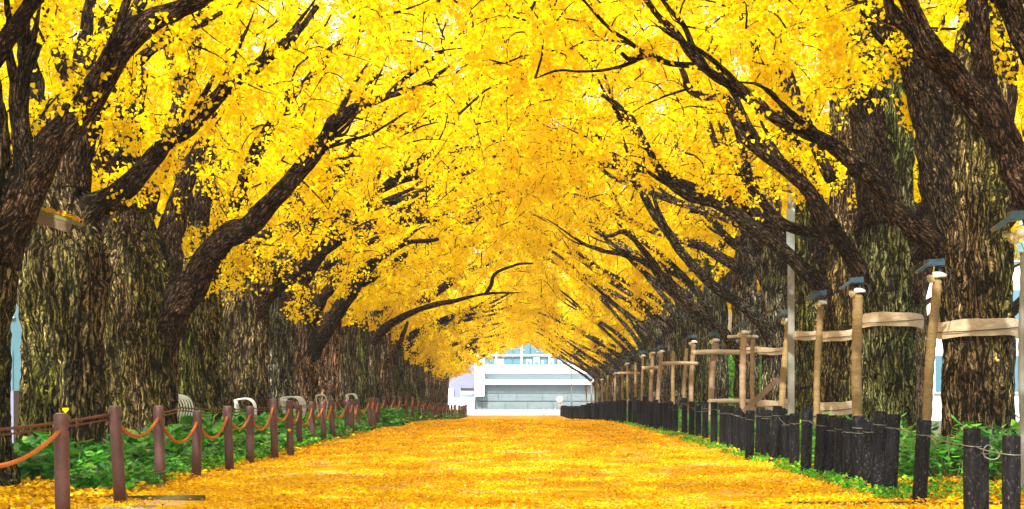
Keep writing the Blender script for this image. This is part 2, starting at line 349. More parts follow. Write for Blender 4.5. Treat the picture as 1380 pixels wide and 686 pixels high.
def litter(name, n, x0, x1, y0, y1, size, seed, p=1.6, clump=.0, m='fallen', zr=.03):
    g = np.random.default_rng(seed); u = g.random(n*2)
    y = y0*(y1/y0)**(u**p if p != 1 else u); x = g.uniform(x0, x1, n*2)
    if clump:
        k = noise(x*1.4, y*.7, 0*x, seed)+.35*noise(x*5, y*3, 0*x, seed+1) > clump+g.normal(0, .08, n*2); x, y = x[k], y[k]
    x, y = x[:n], y[:n]; pos = np.stack([x, y, gz(y)+g.uniform(.006, zr, len(x))], 1)
    me = leaves_mesh(name, pos, size*(1+np.clip(y-30, 0, 80)/60), g, .38); me.materials.append(M[m]); return kind(link(name, me), 'stuff')
litter('fallen_leaves', 130000, -4.5, 4.35, 18.5, 120, .040, 3, 1.15, .40)
litter('fallen_leaves', 26000, -8.8, -4.4, 19, 60, .075, 4, 1.3, .38, zr=.06)
litter('fallen_leaves', 24000, 4.2, 8.8, 19, 60, .07, 5, 1.3, .42, zr=.06)

# ------------------------------------------------------------------ trees
def number(n):
    W = 'zeroth first second third fourth fifth sixth seventh eighth ninth tenth eleventh twelfth thirteenth fourteenth fifteenth sixteenth seventeenth eighteenth nineteenth'.split()
    if n < 20: return W[n]
    if n >= 100: return 'hundred and '+number(n-100) if n > 100 else 'hundredth'
    tens = ['', '', 'twenty', 'thirty', 'forty', 'fifty', 'sixty', 'seventy', 'eighty', 'ninety'][n//10]
    return (tens[:-1]+'ieth') if n % 10 == 0 else tens+'-'+W[n % 10]

def trunk_mesh(seed, r, h=7.5, sides=150, rows=150, lean=(0, 0), lobes=.16, disp=.045, flare=.35, top=.62, fl=.35):
    g = np.random.default_rng(seed); z = np.linspace(-.12, h, rows)
    x = lean[0]*np.clip(z-2, 0, 9)**1.3*.25+.05*np.sin(z*.8+seed); y = lean[1]*np.clip(z-2, 0, 9)**1.3*.25+.04*np.sin(z*.6+seed*2)
    rad = r*(1+flare*np.exp(-np.clip(z+.1, 0, 9)/fl)+.10*np.exp(-((z-2.9)/.8)**2)); rad = rad*np.interp(z, [0, 3.2, h], [1, .97, top])
    return tube(np.stack([x, y, z], 1), rad, sides, disp=disp, seed=seed, lobes=lobes)

def twigs_and_leaves(nodes, seeds, g, leaf_n, leaf_size, fan, tufts=13, reach=1.15):
    """grow a thin branch from the skeleton to every seed; leaf tufts sit along its outer end"""
    nodes = [np.asarray(nodes)]; allp = nodes[0]; K = 5; paths = np.zeros((len(seeds), K, 3))
    d0 = np.array([np.min(np.sum((allp-s)**2, 1)) for s in seeds]); seeds = seeds[np.argsort(d0)]
    buf = np.zeros((len(allp)+len(seeds)*3, 3)); buf[:len(allp)] = allp; nb = len(allp)
    for i, s in enumerate(seeds):
        d = np.sum((buf[:nb]-s)**2, 1); a = buf[np.argmin(d)]; L = math.sqrt(d.min())+1e-6
        side = g.normal(0, 1, 3); t = np.linspace(0, 1, K)[:, None]
        pth = a*(1-t)+s*t+side*np.sin(t*math.pi)*L*.10+np.array([0, 0, .10*L])*np.sin(t*math.pi)
        paths[i] = pth; buf[nb:nb+3] = pth[2:]; nb += 3
    L = np.linalg.norm(paths[:, -1]-paths[:, 0], axis=1)
    r0 = np.clip(.010+.013*L, .010, .045)
    t = np.linspace(0, 1, K); rad = r0[:, None]*(1-t)+.004*t
    tg = np.gradient(paths, axis=1); tg /= np.linalg.norm(tg, axis=2)[..., None]+1e-9
    upv = np.array([.3, .1, 1.]); N = np.cross(tg, upv); N /= np.linalg.norm(N, axis=2)[..., None]+1e-9; B = np.cross(tg, N)
    th = np.arange(3)*2*math.pi/3
    V = paths[:, :, None]+rad[:, :, None, None]*(N[:, :, None]*np.cos(th)[None, None, :, None]+B[:, :, None]*np.sin(th)[None, None, :, None])
    n = len(paths); V = V.reshape(-1, 3); i0 = (np.arange(n)*K*3)[:, None, None]+(np.arange(K-1)*3)[None, :, None]; j = np.arange(3)[None, None]; j2 = (j+1) % 3
    Q = np.stack([i0+j, i0+j2, i0+3+j2, i0+3+j], 3).reshape(-1, 4)
    tw = mesh_np('twigs', V, Q, bark=V)
    # tufts
    f = 1-np.clip(g.random((n, tufts))*reach/np.maximum(L, .3)[:, None], 0, 1)
    k = np.clip((f*(K-1)).astype(int), 0, K-2); fr = f*(K-1)-k; ii = np.arange(n)[:, None]
    tp = paths[ii, k]*(1-fr)[..., None]+paths[ii, k+1]*fr[..., None]
    tp = tp.reshape(-1, 3)+g.normal(0, .10, (n*tufts, 3))
    pos = np.repeat(tp, leaf_n, 0); pos = pos+g.normal(0, .055, pos.shape)-np.array([0, 0, .02])
    lv = leaves_mesh('leaves', pos, leaf_size, g, 0, fan)
    return tw, lv

def crown_seeds(n, g, side, zin, zmid, ztop, u0=-4.2, u1=7.6, y=3.7, thin=.52, seed=0, yl=None, zp=1.15):
    """points through the crown: local x is inward*side; low edge rises towards the middle of the avenue"""
    out = []
    while len(out) < n:
        u = g.uniform(u0, u1, 4000); yy = g.uniform(-y if yl is None else yl, y, 4000); z = zin-1+(ztop-zin+1)*g.random(4000)**zp
        low = np.where(u > 0, zin+(zmid-zin)*np.clip(u/6.6, 0, 1)**1.2, zin+.3)+.5*(noise(u*.8, yy*.8, 0*u+seed, 3)-.5)*2
        high = ztop-.045*(u-1.5)**2
        dens = noise(u*.75+seed, yy*.75, z*.9, seed)*.62+noise(u*1.9+seed, yy*1.9, z*2.6, seed+1)*.55
        keep = (z > low) & (z < high) & (dens > thin)
        # keep clear of the trunk itself
        keep &= ~((np.abs(u) < .8) & (np.abs(yy) < .9) & (z < zin+2.0))
        out += list(np.stack([u*side, yy, z], 1)[keep])
    return np.array(out[:n])

def proc_limbs(g, side, n=3, r=.19, z0=2.7, tip=(5.5, 7.0), leafy=True, out=True):
    L = []
    for k in range(n):
        ln = g.uniform(4.6, 6.6); dy = g.uniform(-2.8, 2.8); zs = z0+g.uniform(0, .9); zt = g.uniform(*tip)
        t = np.linspace(0, 1, 7); u = .25+ln*t; z = zs+(zt-zs)*(t**.82)+.22*np.sin(t*6+g.uniform(0, 6))*t
        yy = dy*t+.25*np.sin(t*7+g.uniform(0, 6)); rr = r*g.uniform(.75, 1.15)*(1-t)**.75+.02
        L.append(np.stack([u*side, yy, z, rr], 1))
    for k in range(2):     # limbs that climb steeply, and one to the outer side
        t = np.linspace(0, 1, 6); a = g.uniform(0, 2*math.pi); L.append(np.stack([(.1+2.2*t)*math.cos(a), 2.4*t*math.sin(a), 4+5*t, .2*(1-t)+.03], 1))
    if out:
        t = np.linspace(0, 1, 6); L.append(np.stack([-(.2+4.2*t)*side, g.uniform(-1.5, 1.5)*t, 3.6+2.8*t**.8, .2*(1-t)+.025], 1))
    return L
def forks(limbs, g, n=2):
    out = list(limbs)
    for l in limbs:
        for k in range(n):
            q = resample(l, 30); i = int(g.integers(11, 23)); a = q[i]; d = q[i+3, :3]-q[i, :3]; d /= np.linalg.norm(d)+1e-9
            L = g.uniform(1.2, 2.6); sd = np.cross(d, [0, 0, 1.])*g.choice([-1, 1])*g.uniform(.3, .8)+np.array([0, 0, g.uniform(-.05, .45)]); t = np.linspace(0, 1, 6)[:, None]
            p = a[:3]+d*L*t*.9+sd*L*t**1.2*.7+np.array([0, 0, .18])*np.sin(t*5+g.uniform(0, 6))*t; r = a[3]*.6*(1-t)**.8+.010
            out.append(np.hstack([p, r]))
    return out
def limb_meshes(limbs, sides, seed, disp=.022, step=.055):
    out = []
    for i, l in enumerate(limbs):
        ln = np.sum(np.linalg.norm(np.diff(l[:, :3], axis=0), axis=1)); n = int(max(8, min(110, ln/step)))
        p = resample(l, n); s = np.arange(n)
        wob = np.stack([noise(s*.16+i*7, 0*s, 0*s+seed, k)-.5 for k in range(3)], 1)*np.clip(p[:, 3:4]*.9, .02, .07)
        p[:, :3] += wob; knob = 1+.12*(noise(s*.35+i*3, 0*s, 0*s, seed+9)-.4)
        V, Q, T, B = tube(p[:, :3], p[:, 3]*knob, sides, disp=disp*min(1, float(np.mean(p[:, 3]))/.12+.15), seed=seed+i*3, lobes=.08)
        out.append(mesh_np('limb', V, Q, T, True, B))
    return out
def skeleton(limbs): return np.vstack([resample(l, 40)[6:, :3] for l in limbs])

def assemble(root, variant, side_mat='bark', limb_mat='limb'):
    for nm, me, mt, st in variant:
        if not me.materials: me.materials.append(M[mt])
        o = link(nm, me, root)
        if st: o['kind'] = 'stuff'
def variant(seed, side, r, limbs, crown, n, leaf_n, size, fan=False, trunk_kw={}, tm='bark', lm='limb', sides=12, tufts=13, step=.12, reach=1.15):
    g = np.random.default_rng(seed); V, Q, T, B = trunk_mesh(seed, r, **trunk_kw)
    parts = [('trunk', mesh_np('trunk', V, Q, T, True, B), tm, False)]
    parts += [('limb', me, lm, False) for me in limb_meshes(limbs, sides, seed, step=step)]
    sd = crown_seeds(n, g, side, seed=seed, **crown); tw, lv = twigs_and_leaves(skeleton(limbs), sd, g, leaf_n, size, fan, tufts, reach)
    parts += [('twigs', tw, 'limb', True), ('leaves', lv, 'leaf', True)]; return parts

def traced(root, D, pts, dD=0):    # a limb followed along pixels at the tree's own distance, in the tree's local space
    n = len(pts); out = []
    for i, (px, py, wd) in enumerate(pts):
        Di = D+dD*i/(n-1); p = P(px, py, Di)-np.array(root); out.append([*p, wd*Di/F/2])
    return np.array(out)

LT = {  # rope-fence row: trunk edge pixel, distance, trunk radius, limbs (px, py, width) traced
 0: dict(D=24.9, X=-6.72, r=.60, limbs=[
    (0, [(-10, 350, 70), (20, 290, 62), (52, 225, 52), (85, 180, 44), (115, 143, 40), (142, 100, 38), (165, 65, 36), (200, 32, 33), (245, 10, 26), (300, -20, 22)]),
    (-.4, [(0, 320, 44), (28, 240, 36), (27, 160, 30), (32, 90, 26), (46, 58, 20)]),
    (-1, [(-70, 180, 44), (-30, 105, 36), (12, 50, 27), (50, 2, 20), (70, -30, 16)])]),
 1: dict(D=29.8, X=-6.63, r=.61, limbs=[
    (0, [(95, 340, 60), (118, 285, 44), (165, 255, 33), (215, 203, 27), (240, 184, 25), (266, 163, 24), (288, 138, 23), (315, 112, 20), (355, 80, 18), (395, 46, 14), (430, 10, 10)]),
    (.5, [(95, 260, 60), (92, 190, 64), (108, 120, 54), (140, 62, 40), (170, 10, 34)]),
    (1.5, [(120, 150, 26), (160, 110, 20), (205, 66, 16), (250, 42, 13), (300, 18, 9)])]),
 2: dict(D=36.2, X=-6.72, r=.68, limbs=[
    (-2.5, [(205, 470, 66), (235, 415, 54), (265, 372, 42), (302, 325, 36), (345, 292, 31), (395, 240, 26), (435, 190, 22), (455, 165, 19), (485, 142, 15), (515, 130, 13), (550, 120, 11), (585, 112, 9), (592, 100, 8), (620, 80, 6), (644, 60, 4)]),
    (.8, [(205, 420, 56), (222, 370, 44), (232, 307, 36), (250, 250, 28), (272, 190, 20), (300, 140, 14)]),
    (1, [(175, 380, 50), (165, 300, 50), (168, 200, 44), (180, 100, 36)]),
    (-1, [(385, 246, 13), (410, 214, 10), (440, 196, 8), (470, 190, 6)])]),
 3: dict(D=41.6, X=-6.55, r=.58, limbs=[
    (-3, [(262, 430, 40), (285, 350, 30), (318, 270, 22), (350, 195, 18), (390, 137, 15), (418, 104, 13), (450, 65, 11), (492, 32, 8)]),
    (-2, [(262, 400, 34), (300, 330, 24), (360, 270, 16), (420, 240, 12), (470, 222, 8)])]),
 4: dict(D=49.8, X=-6.62, r=.64, limbs=[
    (-4.5, [(330, 440, 34), (365, 385, 26), (405, 325, 20), (440, 262, 18), (465, 222, 17), (476, 194, 16), (494, 176, 13), (515, 172, 10), (550, 176, 8), (585, 160, 6), (608, 150, 4)]),
    (-3, [(340, 420, 30), (390, 370, 20), (440, 335, 16), (490, 305, 14), (535, 300, 12), (568, 288, 7)])]),
 5: dict(D=55.8, X=-6.50, r=.45, limbs=[
    (-5.5, [(370, 440, 28), (420, 360, 20), (465, 300, 15), (505, 262, 12), (550, 240, 10), (582, 235, 8), (625, 222, 6), (668, 211, 4)]),
    (-7, [(375, 420, 24), (440, 330, 14), (520, 250, 10), (580, 207, 7), (625, 202, 7), (668, 190, 4)])]),
 6: dict(D=62.0, X=-6.48, r=.46, limbs=[
    (-5, [(415, 480, 28), (435, 448, 25), (452, 424, 22), (471, 395, 20), (497, 362, 16), (515, 345, 12), (550, 328, 8), (590, 322, 5)]),
    (-7, [(412, 440, 22), (440, 395, 16), (480, 330, 11), (540, 290, 8), (600, 270, 5)])]),
}
RT = {
 0: dict(D=24.6, X=6.86, r=.62, limbs=[
    (0, [(1450, 330, 60), (1405, 270, 40), (1380, 240, 33), (1345, 188, 27), (1312, 152, 25), (1268, 97, 22), (1232, 55, 19), (1207, 20, 16), (1192, -15, 14)]),
    (-.3, [(1350, 175, 34), (1325, 137, 32), (1282, 92, 30), (1247, 48, 26), (1225, 8, 24), (1210, -25, 22)]),
    (-.2, [(1440, 350, 80), (1405, 285, 58), (1375, 232, 47), (1352, 170, 38), (1332, 118, 32), (1321, 75, 29), (1322, 20, 27), (1318, -30, 26)]),
    (-.6, [(1450, 160, 50), (1395, 80, 34), (1358, 8, 27), (1340, -25, 24)])]),
 1: dict(D=29.4, X=6.52, r=.52, limbs=[
    (-.3, [(1300, 350, 62), (1275, 270, 52), (1256, 205, 44), (1246, 155, 42), (1240, 112, 41), (1222, 72, 38), (1190, 34, 34), (1162, 0, 30), (1140, -30, 28)]),
    (-1.5, [(1300, 368, 42), (1264, 335, 35), (1230, 306, 31), (1192, 262, 29), (1152, 220, 27), (1118, 192, 22), (1075, 175, 19), (1030, 147, 17), (978, 112, 15), (942, 82, 14), (905, 37, 12), (870, 0, 10), (850, -18, 9)]),
    (.3, [(1325, 260, 70), (1335, 180, 60), (1350, 90, 50), (1375, 10, 40)]),
    (-.4, [(960, 95, 11), (935, 88, 10), (905, 84, 9), (872, 75, 9), (850, 80, 8), (838, 71, 6)])]),
 2: dict(D=36.4, X=6.50, r=.53, limbs=[
    (-1, [(1200, 430, 46), (1172, 390, 33), (1150, 348, 25), (1130, 318, 22), (1105, 277, 21), (1065, 232, 20), (1030, 207, 19), (1005, 182, 18), (990, 152, 16), (975, 133, 15), (950, 132, 12), (930, 120, 12), (924, 105, 10), (915, 86, 8)]),
    (1, [(1215, 400, 50), (1245, 330, 36), (1262, 280, 26)]),
    (0, [(1190, 300, 70), (1180, 200, 60), (1165, 100, 46), (1150, 30, 34)]),
    (1, [(1120, 240, 18), (1095, 190, 16), (1072, 140, 14), (1045, 85, 11)])]),
 3: dict(D=40.8, X=6.32, r=.34, limbs=[
    (-1, [(1135, 430, 30), (1118, 396, 24), (1085, 362, 22), (1040, 324, 20), (1000, 293, 18), (960, 271, 15), (925, 262, 14), (893, 236, 12), (870, 198, 11), (857, 167, 10), (836, 146, 9), (811, 128, 6)]),
    (.5, [(1135, 345, 22), (1115, 322, 19), (1082, 311, 18), (1052, 298, 16), (1027, 272, 14), (1010, 236, 12), (1000, 200, 9)]),
    (.4, [(945, 266, 9), (975, 252, 7), (992, 236, 5), (1001, 226, 3)]),
    (-.5, [(862, 180, 8), (842, 168, 7), (822, 135, 4)])]),
 4: dict(D=46.2, X=6.40, r=.36, limbs=[
    (-1, [(1080, 380, 22), (1050, 320, 17), (1010, 285, 14), (985, 240, 12), (960, 180, 9), (950, 130, 6)])]),
 5: dict(D=52.3, X=6.42, r=.36, limbs=[
    (-3.5, [(1045, 465, 24), (1025, 437, 20), (1000, 412, 17), (965, 388, 15), (940, 365, 14), (912, 330, 13), (885, 295, 12), (862, 255, 11), (838, 225, 9), (818, 198, 7), (800, 180, 5)]),
    (1, [(1040, 400, 20), (1015, 350, 15), (980, 320, 12), (955, 290, 9), (930, 285, 6)])]),
 6: dict(D=58.7, X=6.42, r=.38, limbs=[
    (-4, [(1003, 492, 20), (985, 462, 16), (962, 438, 14), (930, 410, 12), (900, 386, 11), (880, 355, 10), (862, 330, 8), (840, 312, 7), (818, 318, 5), (802, 312, 4)]),
    (-3, [(930, 402, 10), (900, 376, 9), (870, 354, 8), (838, 343, 7), (806, 338, 6), (775, 320, 4)]),
    (1, [(900, 372, 8), (860, 350, 7), (820, 325, 5), (790, 300, 4)])]),
}
TREE = 'ginkgo_tree'; HT = {1: 4.5, 2: 4.3, 3: 4.6, 4: 5., 5: 5.5}
for side, rows, rowname in ((1, LT, 'rope fence'), (-1, RT, 'black bollard')):
    for k, d in rows.items():
        loc = (d['X'], d['D'], 0.); g = np.random.default_rng(100+k+50*(side < 0))
        limbs = [traced(loc, d['D'], pts, dD) for dD, pts in d['limbs']]
        shown = list(limbs)
        for l in limbs[:1]:
            pass
        hid = proc_limbs(g, side, 1 if k > 3 else 0, .13, 4.6, (6.5, 8), out=True)
        limbs += hid
        near = k < 2
        if side > 0: cr = dict(zin=[4.3, 3.9, 3.1, 3.1, 3.2, 3.3, 3.3][k], zmid=[6.2, 6.0, 5.7, 5.9, 5.9, 5.7, 5.4][k], ztop=[9.5, 10, 12, 14.5, 15, 15, 15][k])
        else: cr = dict(zin=[5.6, 4.9, 4.6, 4.9, 5.1, 5.1, 5.0][k], zmid=[6.4, 6.2, 6.1, 6.1, 6.0, 5.8, 5.6][k], ztop=[9.5, 10, 12, 14.5, 15, 15, 15][k])
        limbs = forks(limbs, g, 3)
        cr['yl'] = -.2 if side > 0 else -1.0; cr['y'] = 4.6
        v = variant(200+k+40*(side < 0), side, d['r'], limbs, cr, [320, 460, 660, 800, 800, 800, 800][k], 5, .074 if near else .08, near,
                    dict(lobes=.14, disp=.075, h=HT.get(k, 7.6) if side > 0 else 7.6, flare=.50 if k == 0 else .30, fl=.65 if k == 0 else .38, top=.55, sides=170 if k < 3 else 120, rows=170 if k < 3 else 110), ('bark', 'bark', 'bark', 'bark3', 'bark', 'bark4', 'bark2')[k] if side > 0 else ('bark3', 'bark', 'bark3', 'bark', 'bark3', 'bark4', 'bark4')[k], 'limb' if side > 0 or k < 5 else 'greylimb', 20 if k < 3 else 14, 13, .05 if k < 3 else .1)
        root = empty(TREE, loc)
        note = {(1, 0): 'dark, limb arching overhead', (-1, 0): 'crossing dark limbs overhead'}.get((side, k), 'thick furrowed trunk' if d['r'] > .5 else 'slimmer furrowed trunk')
        tag(root, f'{number(k+1)} ginkgo from the camera in the {rowname} row, {note}', 'tree', f'ginkgo trees behind the {rowname} line')
        assemble(root, v)
        if side < 0 and k in (1, 2, 3):     # sawn-off stubs on the big limbs
            for (px, py, wd, Dk) in {1: [(1157, 224, 15, 28.4), (1112, 188, 12, 28.2)], 2: [(1124, 303, 13, 35.2)], 3: []}[k]:
                c = P(px, py, Dk-.28*29/Dk*wd/24)-np.array(loc); rr = wd*Dk/F/2
                s = MB(); s.tube([c+np.array([0, .25, -.05]), c+np.array([0, .05, 0]), c, c+np.array([0, -.01, 0]), c+np.array([0, .04, 0])], [rr*1.25, rr*1.05, rr, rr*.72, rr*.66], 14, cap=False)
                so_ = s.build('sawn_stub', M['limb'], root)
                s = MB(); s.tube([c+np.array([0, .035, 0]), c+np.array([0, .05, 0])], [rr*.7, rr*.7], 14); s.build('hollow', M['hole'], so_)

# farther trees: three kinds per side, copied down the rows
farkinds = {}
LOW = [[(520, 495, 9), (524, 482, 8), (538, 467, 8), (544, 450, 7), (549, 434, 5)], [(502, 461, 13), (523, 440, 12), (555, 420, 9), (590, 408, 8), (618, 404, 6), (660, 395, 4), (697, 394, 3)],
       [(655, 395, 6), (661, 384, 6), (664, 371, 5), (675, 363, 5), (697, 357, 4), (718, 355, 3)]]
for side in (1, -1):
    for q in range(3):
        g = np.random.default_rng(300+q+10*(side < 0))
        limbs = proc_limbs(g, side, 2 if side > 0 else 3, .16 if side > 0 else .105, 2.5 if side < 0 else 3.0, (6.0, 7.2))
        limbs = forks(limbs, g, 1)
        cr = dict(zin=2.9, zmid=5.9, ztop=10.8, zp=2.0) if side > 0 else dict(zin=3.7, zmid=5.9, ztop=10.8, zp=2.0)
        farkinds[side, q] = variant(320+q+20*(side < 0), side, .50 if side > 0 else .40, limbs, cr, 470, 5, .10, False,
            dict(lobes=.16, disp=.05, h=8, sides=64, rows=60), ('bark2', 'bark4', 'bark3')[q] if side > 0 else ('bark4', 'bark3', 'bark4')[q], 'limb' if side > 0 else 'greylimb', 9, 13, .2, 1.3)
D = 69.; k = 7
while D < 172:
    for side, X in ((1, -6.5), (-1, 6.45)):
        g = np.random.default_rng(int(D*10)+side); q = int(g.integers(0, 3))
        if D > 164 and side > 0: pass
        rowname = 'rope fence' if side > 0 else 'black bollard'
        root = empty(TREE, (X+g.uniform(-.1, .1), D+g.uniform(-.6, .6), float(gz(D))), 0)
        root.scale = (g.uniform(.95, 1.05), 1 if g.random() < .5 else -1, g.uniform(.96, 1.05)*(1.22 if D < 104 else 1))
        lab = f'{number(k+1)} ginkgo from the camera in the {rowname} row, far down the avenue'
        tag(root, lab, 'tree', f'ginkgo trees behind the {rowname} line'); assemble(root, farkinds[side, q])
        if side > 0 and k in (7, 8, 9):
            Dn = D-3.; lo = [traced(tuple(root.location), Dn, LOW[j], -4) for j in ({7: (0,), 8: (1,), 9: (2,)}[k])]
            for me in limb_meshes(lo, 9, k, step=.15): me.materials.append(M['greylimb' if k == 7 else 'limb']); oo = link('limb', me, root); oo.matrix_parent_inverse = __import__('mathutils').Matrix.Diagonal((1/root.scale[0], 1/root.scale[1], 1/root.scale[2], 1))
    D += 6.35; k += 1
over = {}  # row continued out of view; trees added to shade the near path
for side in (1, -1):
    g = np.random.default_rng(340+side); over[side] = variant(345+side, side, .55, proc_limbs(g, side, 3, .17, 4.2, (7.0, 8.5)), dict(zin=5.6, zmid=7.0, ztop=11.5), 560, 5, .10, False,
            dict(lobes=.16, disp=.06, h=8, sides=80, rows=70), 'bark', 'limb', 9, 13, .2, 1.3)
for i, D in enumerate((17.6, 11.4)):
    for side, X in ((1, -6.9), (-1, 6.95)):
        root = empty(TREE, (X, D, 0)); rowname = 'rope fence' if side > 0 else 'black bollard'
        tag(root, f'ginkgo added for shade beside the camera in the {rowname} row, {number(i+1)} outside the view', 'tree', f'ginkgo trees behind the {rowname} line'); assemble(root, over[side])
# outer rows behind them, on the far side of the side paths
g = np.random.default_rng(77)
outer = []
for q in range(2):
    limbs = proc_limbs(g, 1, 3, .18, 5, (7, 9)); outer.append(variant(360+q, 1, .5, limbs, dict(zin=6.2, zmid=6.4, ztop=14.5, u0=-4.5, u1=4.5, y=4.2), 520, 5, .15, False,
        dict(lobes=.16, disp=.05, h=10, sides=40, rows=40), 'bark', 'limb', 8, 11, .25, 1.4))
for side in (-1, 1):
    for i, D in enumerate((54, 67, 79.5, 90, 101, 112, 124, 136, 148, 160, 171)):
        root = empty(TREE, (15.3*side+g.uniform(-.3, .3), D, float(gz(D))), 0); root.scale = (-side, 1, 1)
        tag(root, 'ginkgo of the outer row seen between the avenue trunks', 'tree', 'ginkgo trees of the outer rows'); assemble(root, outer[i % 2])

# ------------------------------------------------------------------ rope fence
def copy_tree(o, parent=None):
    c = o.copy(); col.objects.link(c)
    if parent: c.parent = parent
    for ch in o.children: copy_tree(ch, c)
    return c
def rope_post(px, ty, bx, D, wpx):
    X = (bx-VX)*D/F; z0 = float(gz(D)); top = P(px, ty, D); h = top[2]-z0; r = .066
    root = empty('rope_post', (X, D, z0)); lx = top[0]-X
    z = np.array([-.05, .3, h-.06, h-.012, h]); f = z/h; rr = np.array([r, r, r, r, r*.90])
    s = MB(); s.tube(np.stack([lx*f, 0*f, z], 1), rr, 22); s.build('shaft', M['post'], root)
    c = np.array([lx*(h-.13)/h, 0, h-.13])
    s = MB(); s.tube([c+np.array([-r-.003, 0, 0]), c+np.array([r+.003, 0, 0])], [.020, .020], 10); s.build('rope_hole', M['hole'], root)
    s = MB(); s.tube([[lx, 0, h+.001], [lx, 0, h+.010]], [r*.8, r*.7], 18); s.build('cap', M['postcap'], root)
    return root, np.array([X, D, z0])+c
LP = [(46-160, 566, -118, 15.2, 0), (82.5, 558, 85, 18.0, 20), (154.5, 548, 162, 21.7, 0), (213.5, 548, 216, 25.9, 0), (266.5, 554.5, 264.5, 28.3, 0), (306.5, 548, 309.5, 30.8, 0),
      (337, 548, 337, 34.0, 0), (368, 538, 370.5, 36.5, 0), (390, 540, 391.5, 38, 0), (403, 546, 403.5, 44, 0), (420, 542, 421.5, 47, 0), (434.5, 542, 437, 48.5, 0), (446, 539, 449, 51.5, 0),
      (467.5, 539, 467.5, 54, 0), (474.5, 539, 474.5, 57, 0), (481.5, 538, 483, 59.5, 0), (496.5, 537, 500.5, 63, 0), (503, 536, 503.5, 66.5, 0), (509, 537, 509, 69, 0), (517.5, 534, 521, 72, 0),
      (531, 534, 531, 76, 0), (539, 535, 539, 80, 0), (547.5, 535, 548, 84, 0), (556.5, 536, 556.5, 88, 0), (565, 536, 565, 93, 0)]
special = {1: 'thick rust brown rope post with a yellow leaf on top', 2: 'rust brown rope post leaning beside the mossy edging stone', 8: 'slim rust brown rope post with one yellow leaf stuck on it'}
anch = []
posts_l = []
def left_post(i, args):
    root, a = rope_post(*args); lab = special.get(i, f'rust brown rope post, {number(max(i, 1))} in line from the camera' if i else 'rust brown rope post just beyond the picture edge')
    tag(root, lab, 'post', 'rust brown posts of the rope fence'); anch.append(a); posts_l.append(root); return root
for i, a in enumerate(LP): left_post(i, a)
D = 96.5; i = len(LP); gp = np.random.default_rng(5)
while D < 176:
    z0 = float(gz(D)); X = -4.42+gp.uniform(-.18, .10); px = VX+X*F/D; h = .93+gp.uniform(-.06, .08)
    ty = HY-(z0+h-H)*F/D; left_post(i, (px+gp.uniform(-.6, .6), ty, px, D, 0)); D += 2.25+gp.uniform(-.3, .3); i += 1
for i in range(len(anch)-1):
    if i == 1: continue            # the slack rope passes from the first post out of the picture only
    a, b_ = anch[i].copy(), anch[i+1].copy(); t = np.linspace(0, 1, 18)[:, None]; d = b_-a; L = np.linalg.norm(d)
    sag = .27+.06*math.sin(i*2.3); p = a*(1-t)+b_*t; p[:, 2] -= sag*4*(t*(1-t))[:, 0]
    s = MB(); s.tube(p, np.full(18, .020), 8)
    o = s.build('rope', M['rope']); n_ = i+1
    tag(o, f'slack orange rope, {number(n_)} span of the rope fence from the camera', 'rope', 'orange ropes between the rust brown posts')
def cable(pts, lab, r=.011, m='cable', grp=None, name='cable', sag=.02):
    pts = np.array(pts); out = []
    for a, b_ in zip(pts[:-1], pts[1:]):
        t = np.linspace(0, 1, 8, endpoint=False)[:, None]; q = a*(1-t)+b_*t; q[:, 2] -= sag*4*(t*(1-t))[:, 0]; out.append(q)
    p = np.vstack(out+[pts[-1:]]); s = MB(); s.tube(p, np.full(len(p), r), 6); return tag(s.build(name, M[m]), lab, name.replace('_', ' '), grp)
G = 'rusty cables strung along the planting bed'
cable([P(-60, 584, 18.4), anch[2]+np.array([-.05, 0, .05])], 'rusty taut cable running past the first rope post to the leaning post', .016, grp=G)
cable([P(-60, 592, 18.5), anch[2]+np.array([-.05, .02, .0])], 'thinner rusty cable just under the taut one at the leaning post', .010, grp=G)
cable([anch[3]+np.array([0, .06, .06]), P(243, 549, 33), P(300, 551, 41), P(352, 550, 47), anch[13]+np.array([0, .05, .08])], 'upper rusty cable crossing in front of the white benches', .013, grp=G)
cable([anch[3]+np.array([0, .08, .02]), P(243, 553, 33.2), P(300, 555, 41.2), P(352, 553, 47.2), anch[13]+np.array([0, .07, .03])], 'lower rusty cable crossing in front of the white benches', .010, grp=G)
# one leaf on the first post, one stuck on another
def single_leaf(p, lab, rz=0, rx=1.2, sc=.062, cat='leaf'):
    me = mesh_np('fallen_leaf', LEAF_F*sc, None, [[0, 1, 2], [0, 2, 3], [0, 3, 4], [0, 4, 5]]); me.materials.append(M['leaf'])
    o = link('ginkgo_leaf', me); o.location = tuple(p); o.rotation_euler = (rx, 0, rz); return tag(o, lab, cat)
tp = P(89, 558, 18.0); single_leaf((tp[0], 17.98, tp[2]+.008), 'yellow ginkgo leaf balanced on top of the thick rope post', .3)
tp = P(390, 582, 37.92); single_leaf((tp[0], 37.90, tp[2]), 'yellow ginkgo leaf stuck to the side of a slim rope post', 0, 1.5, .07)

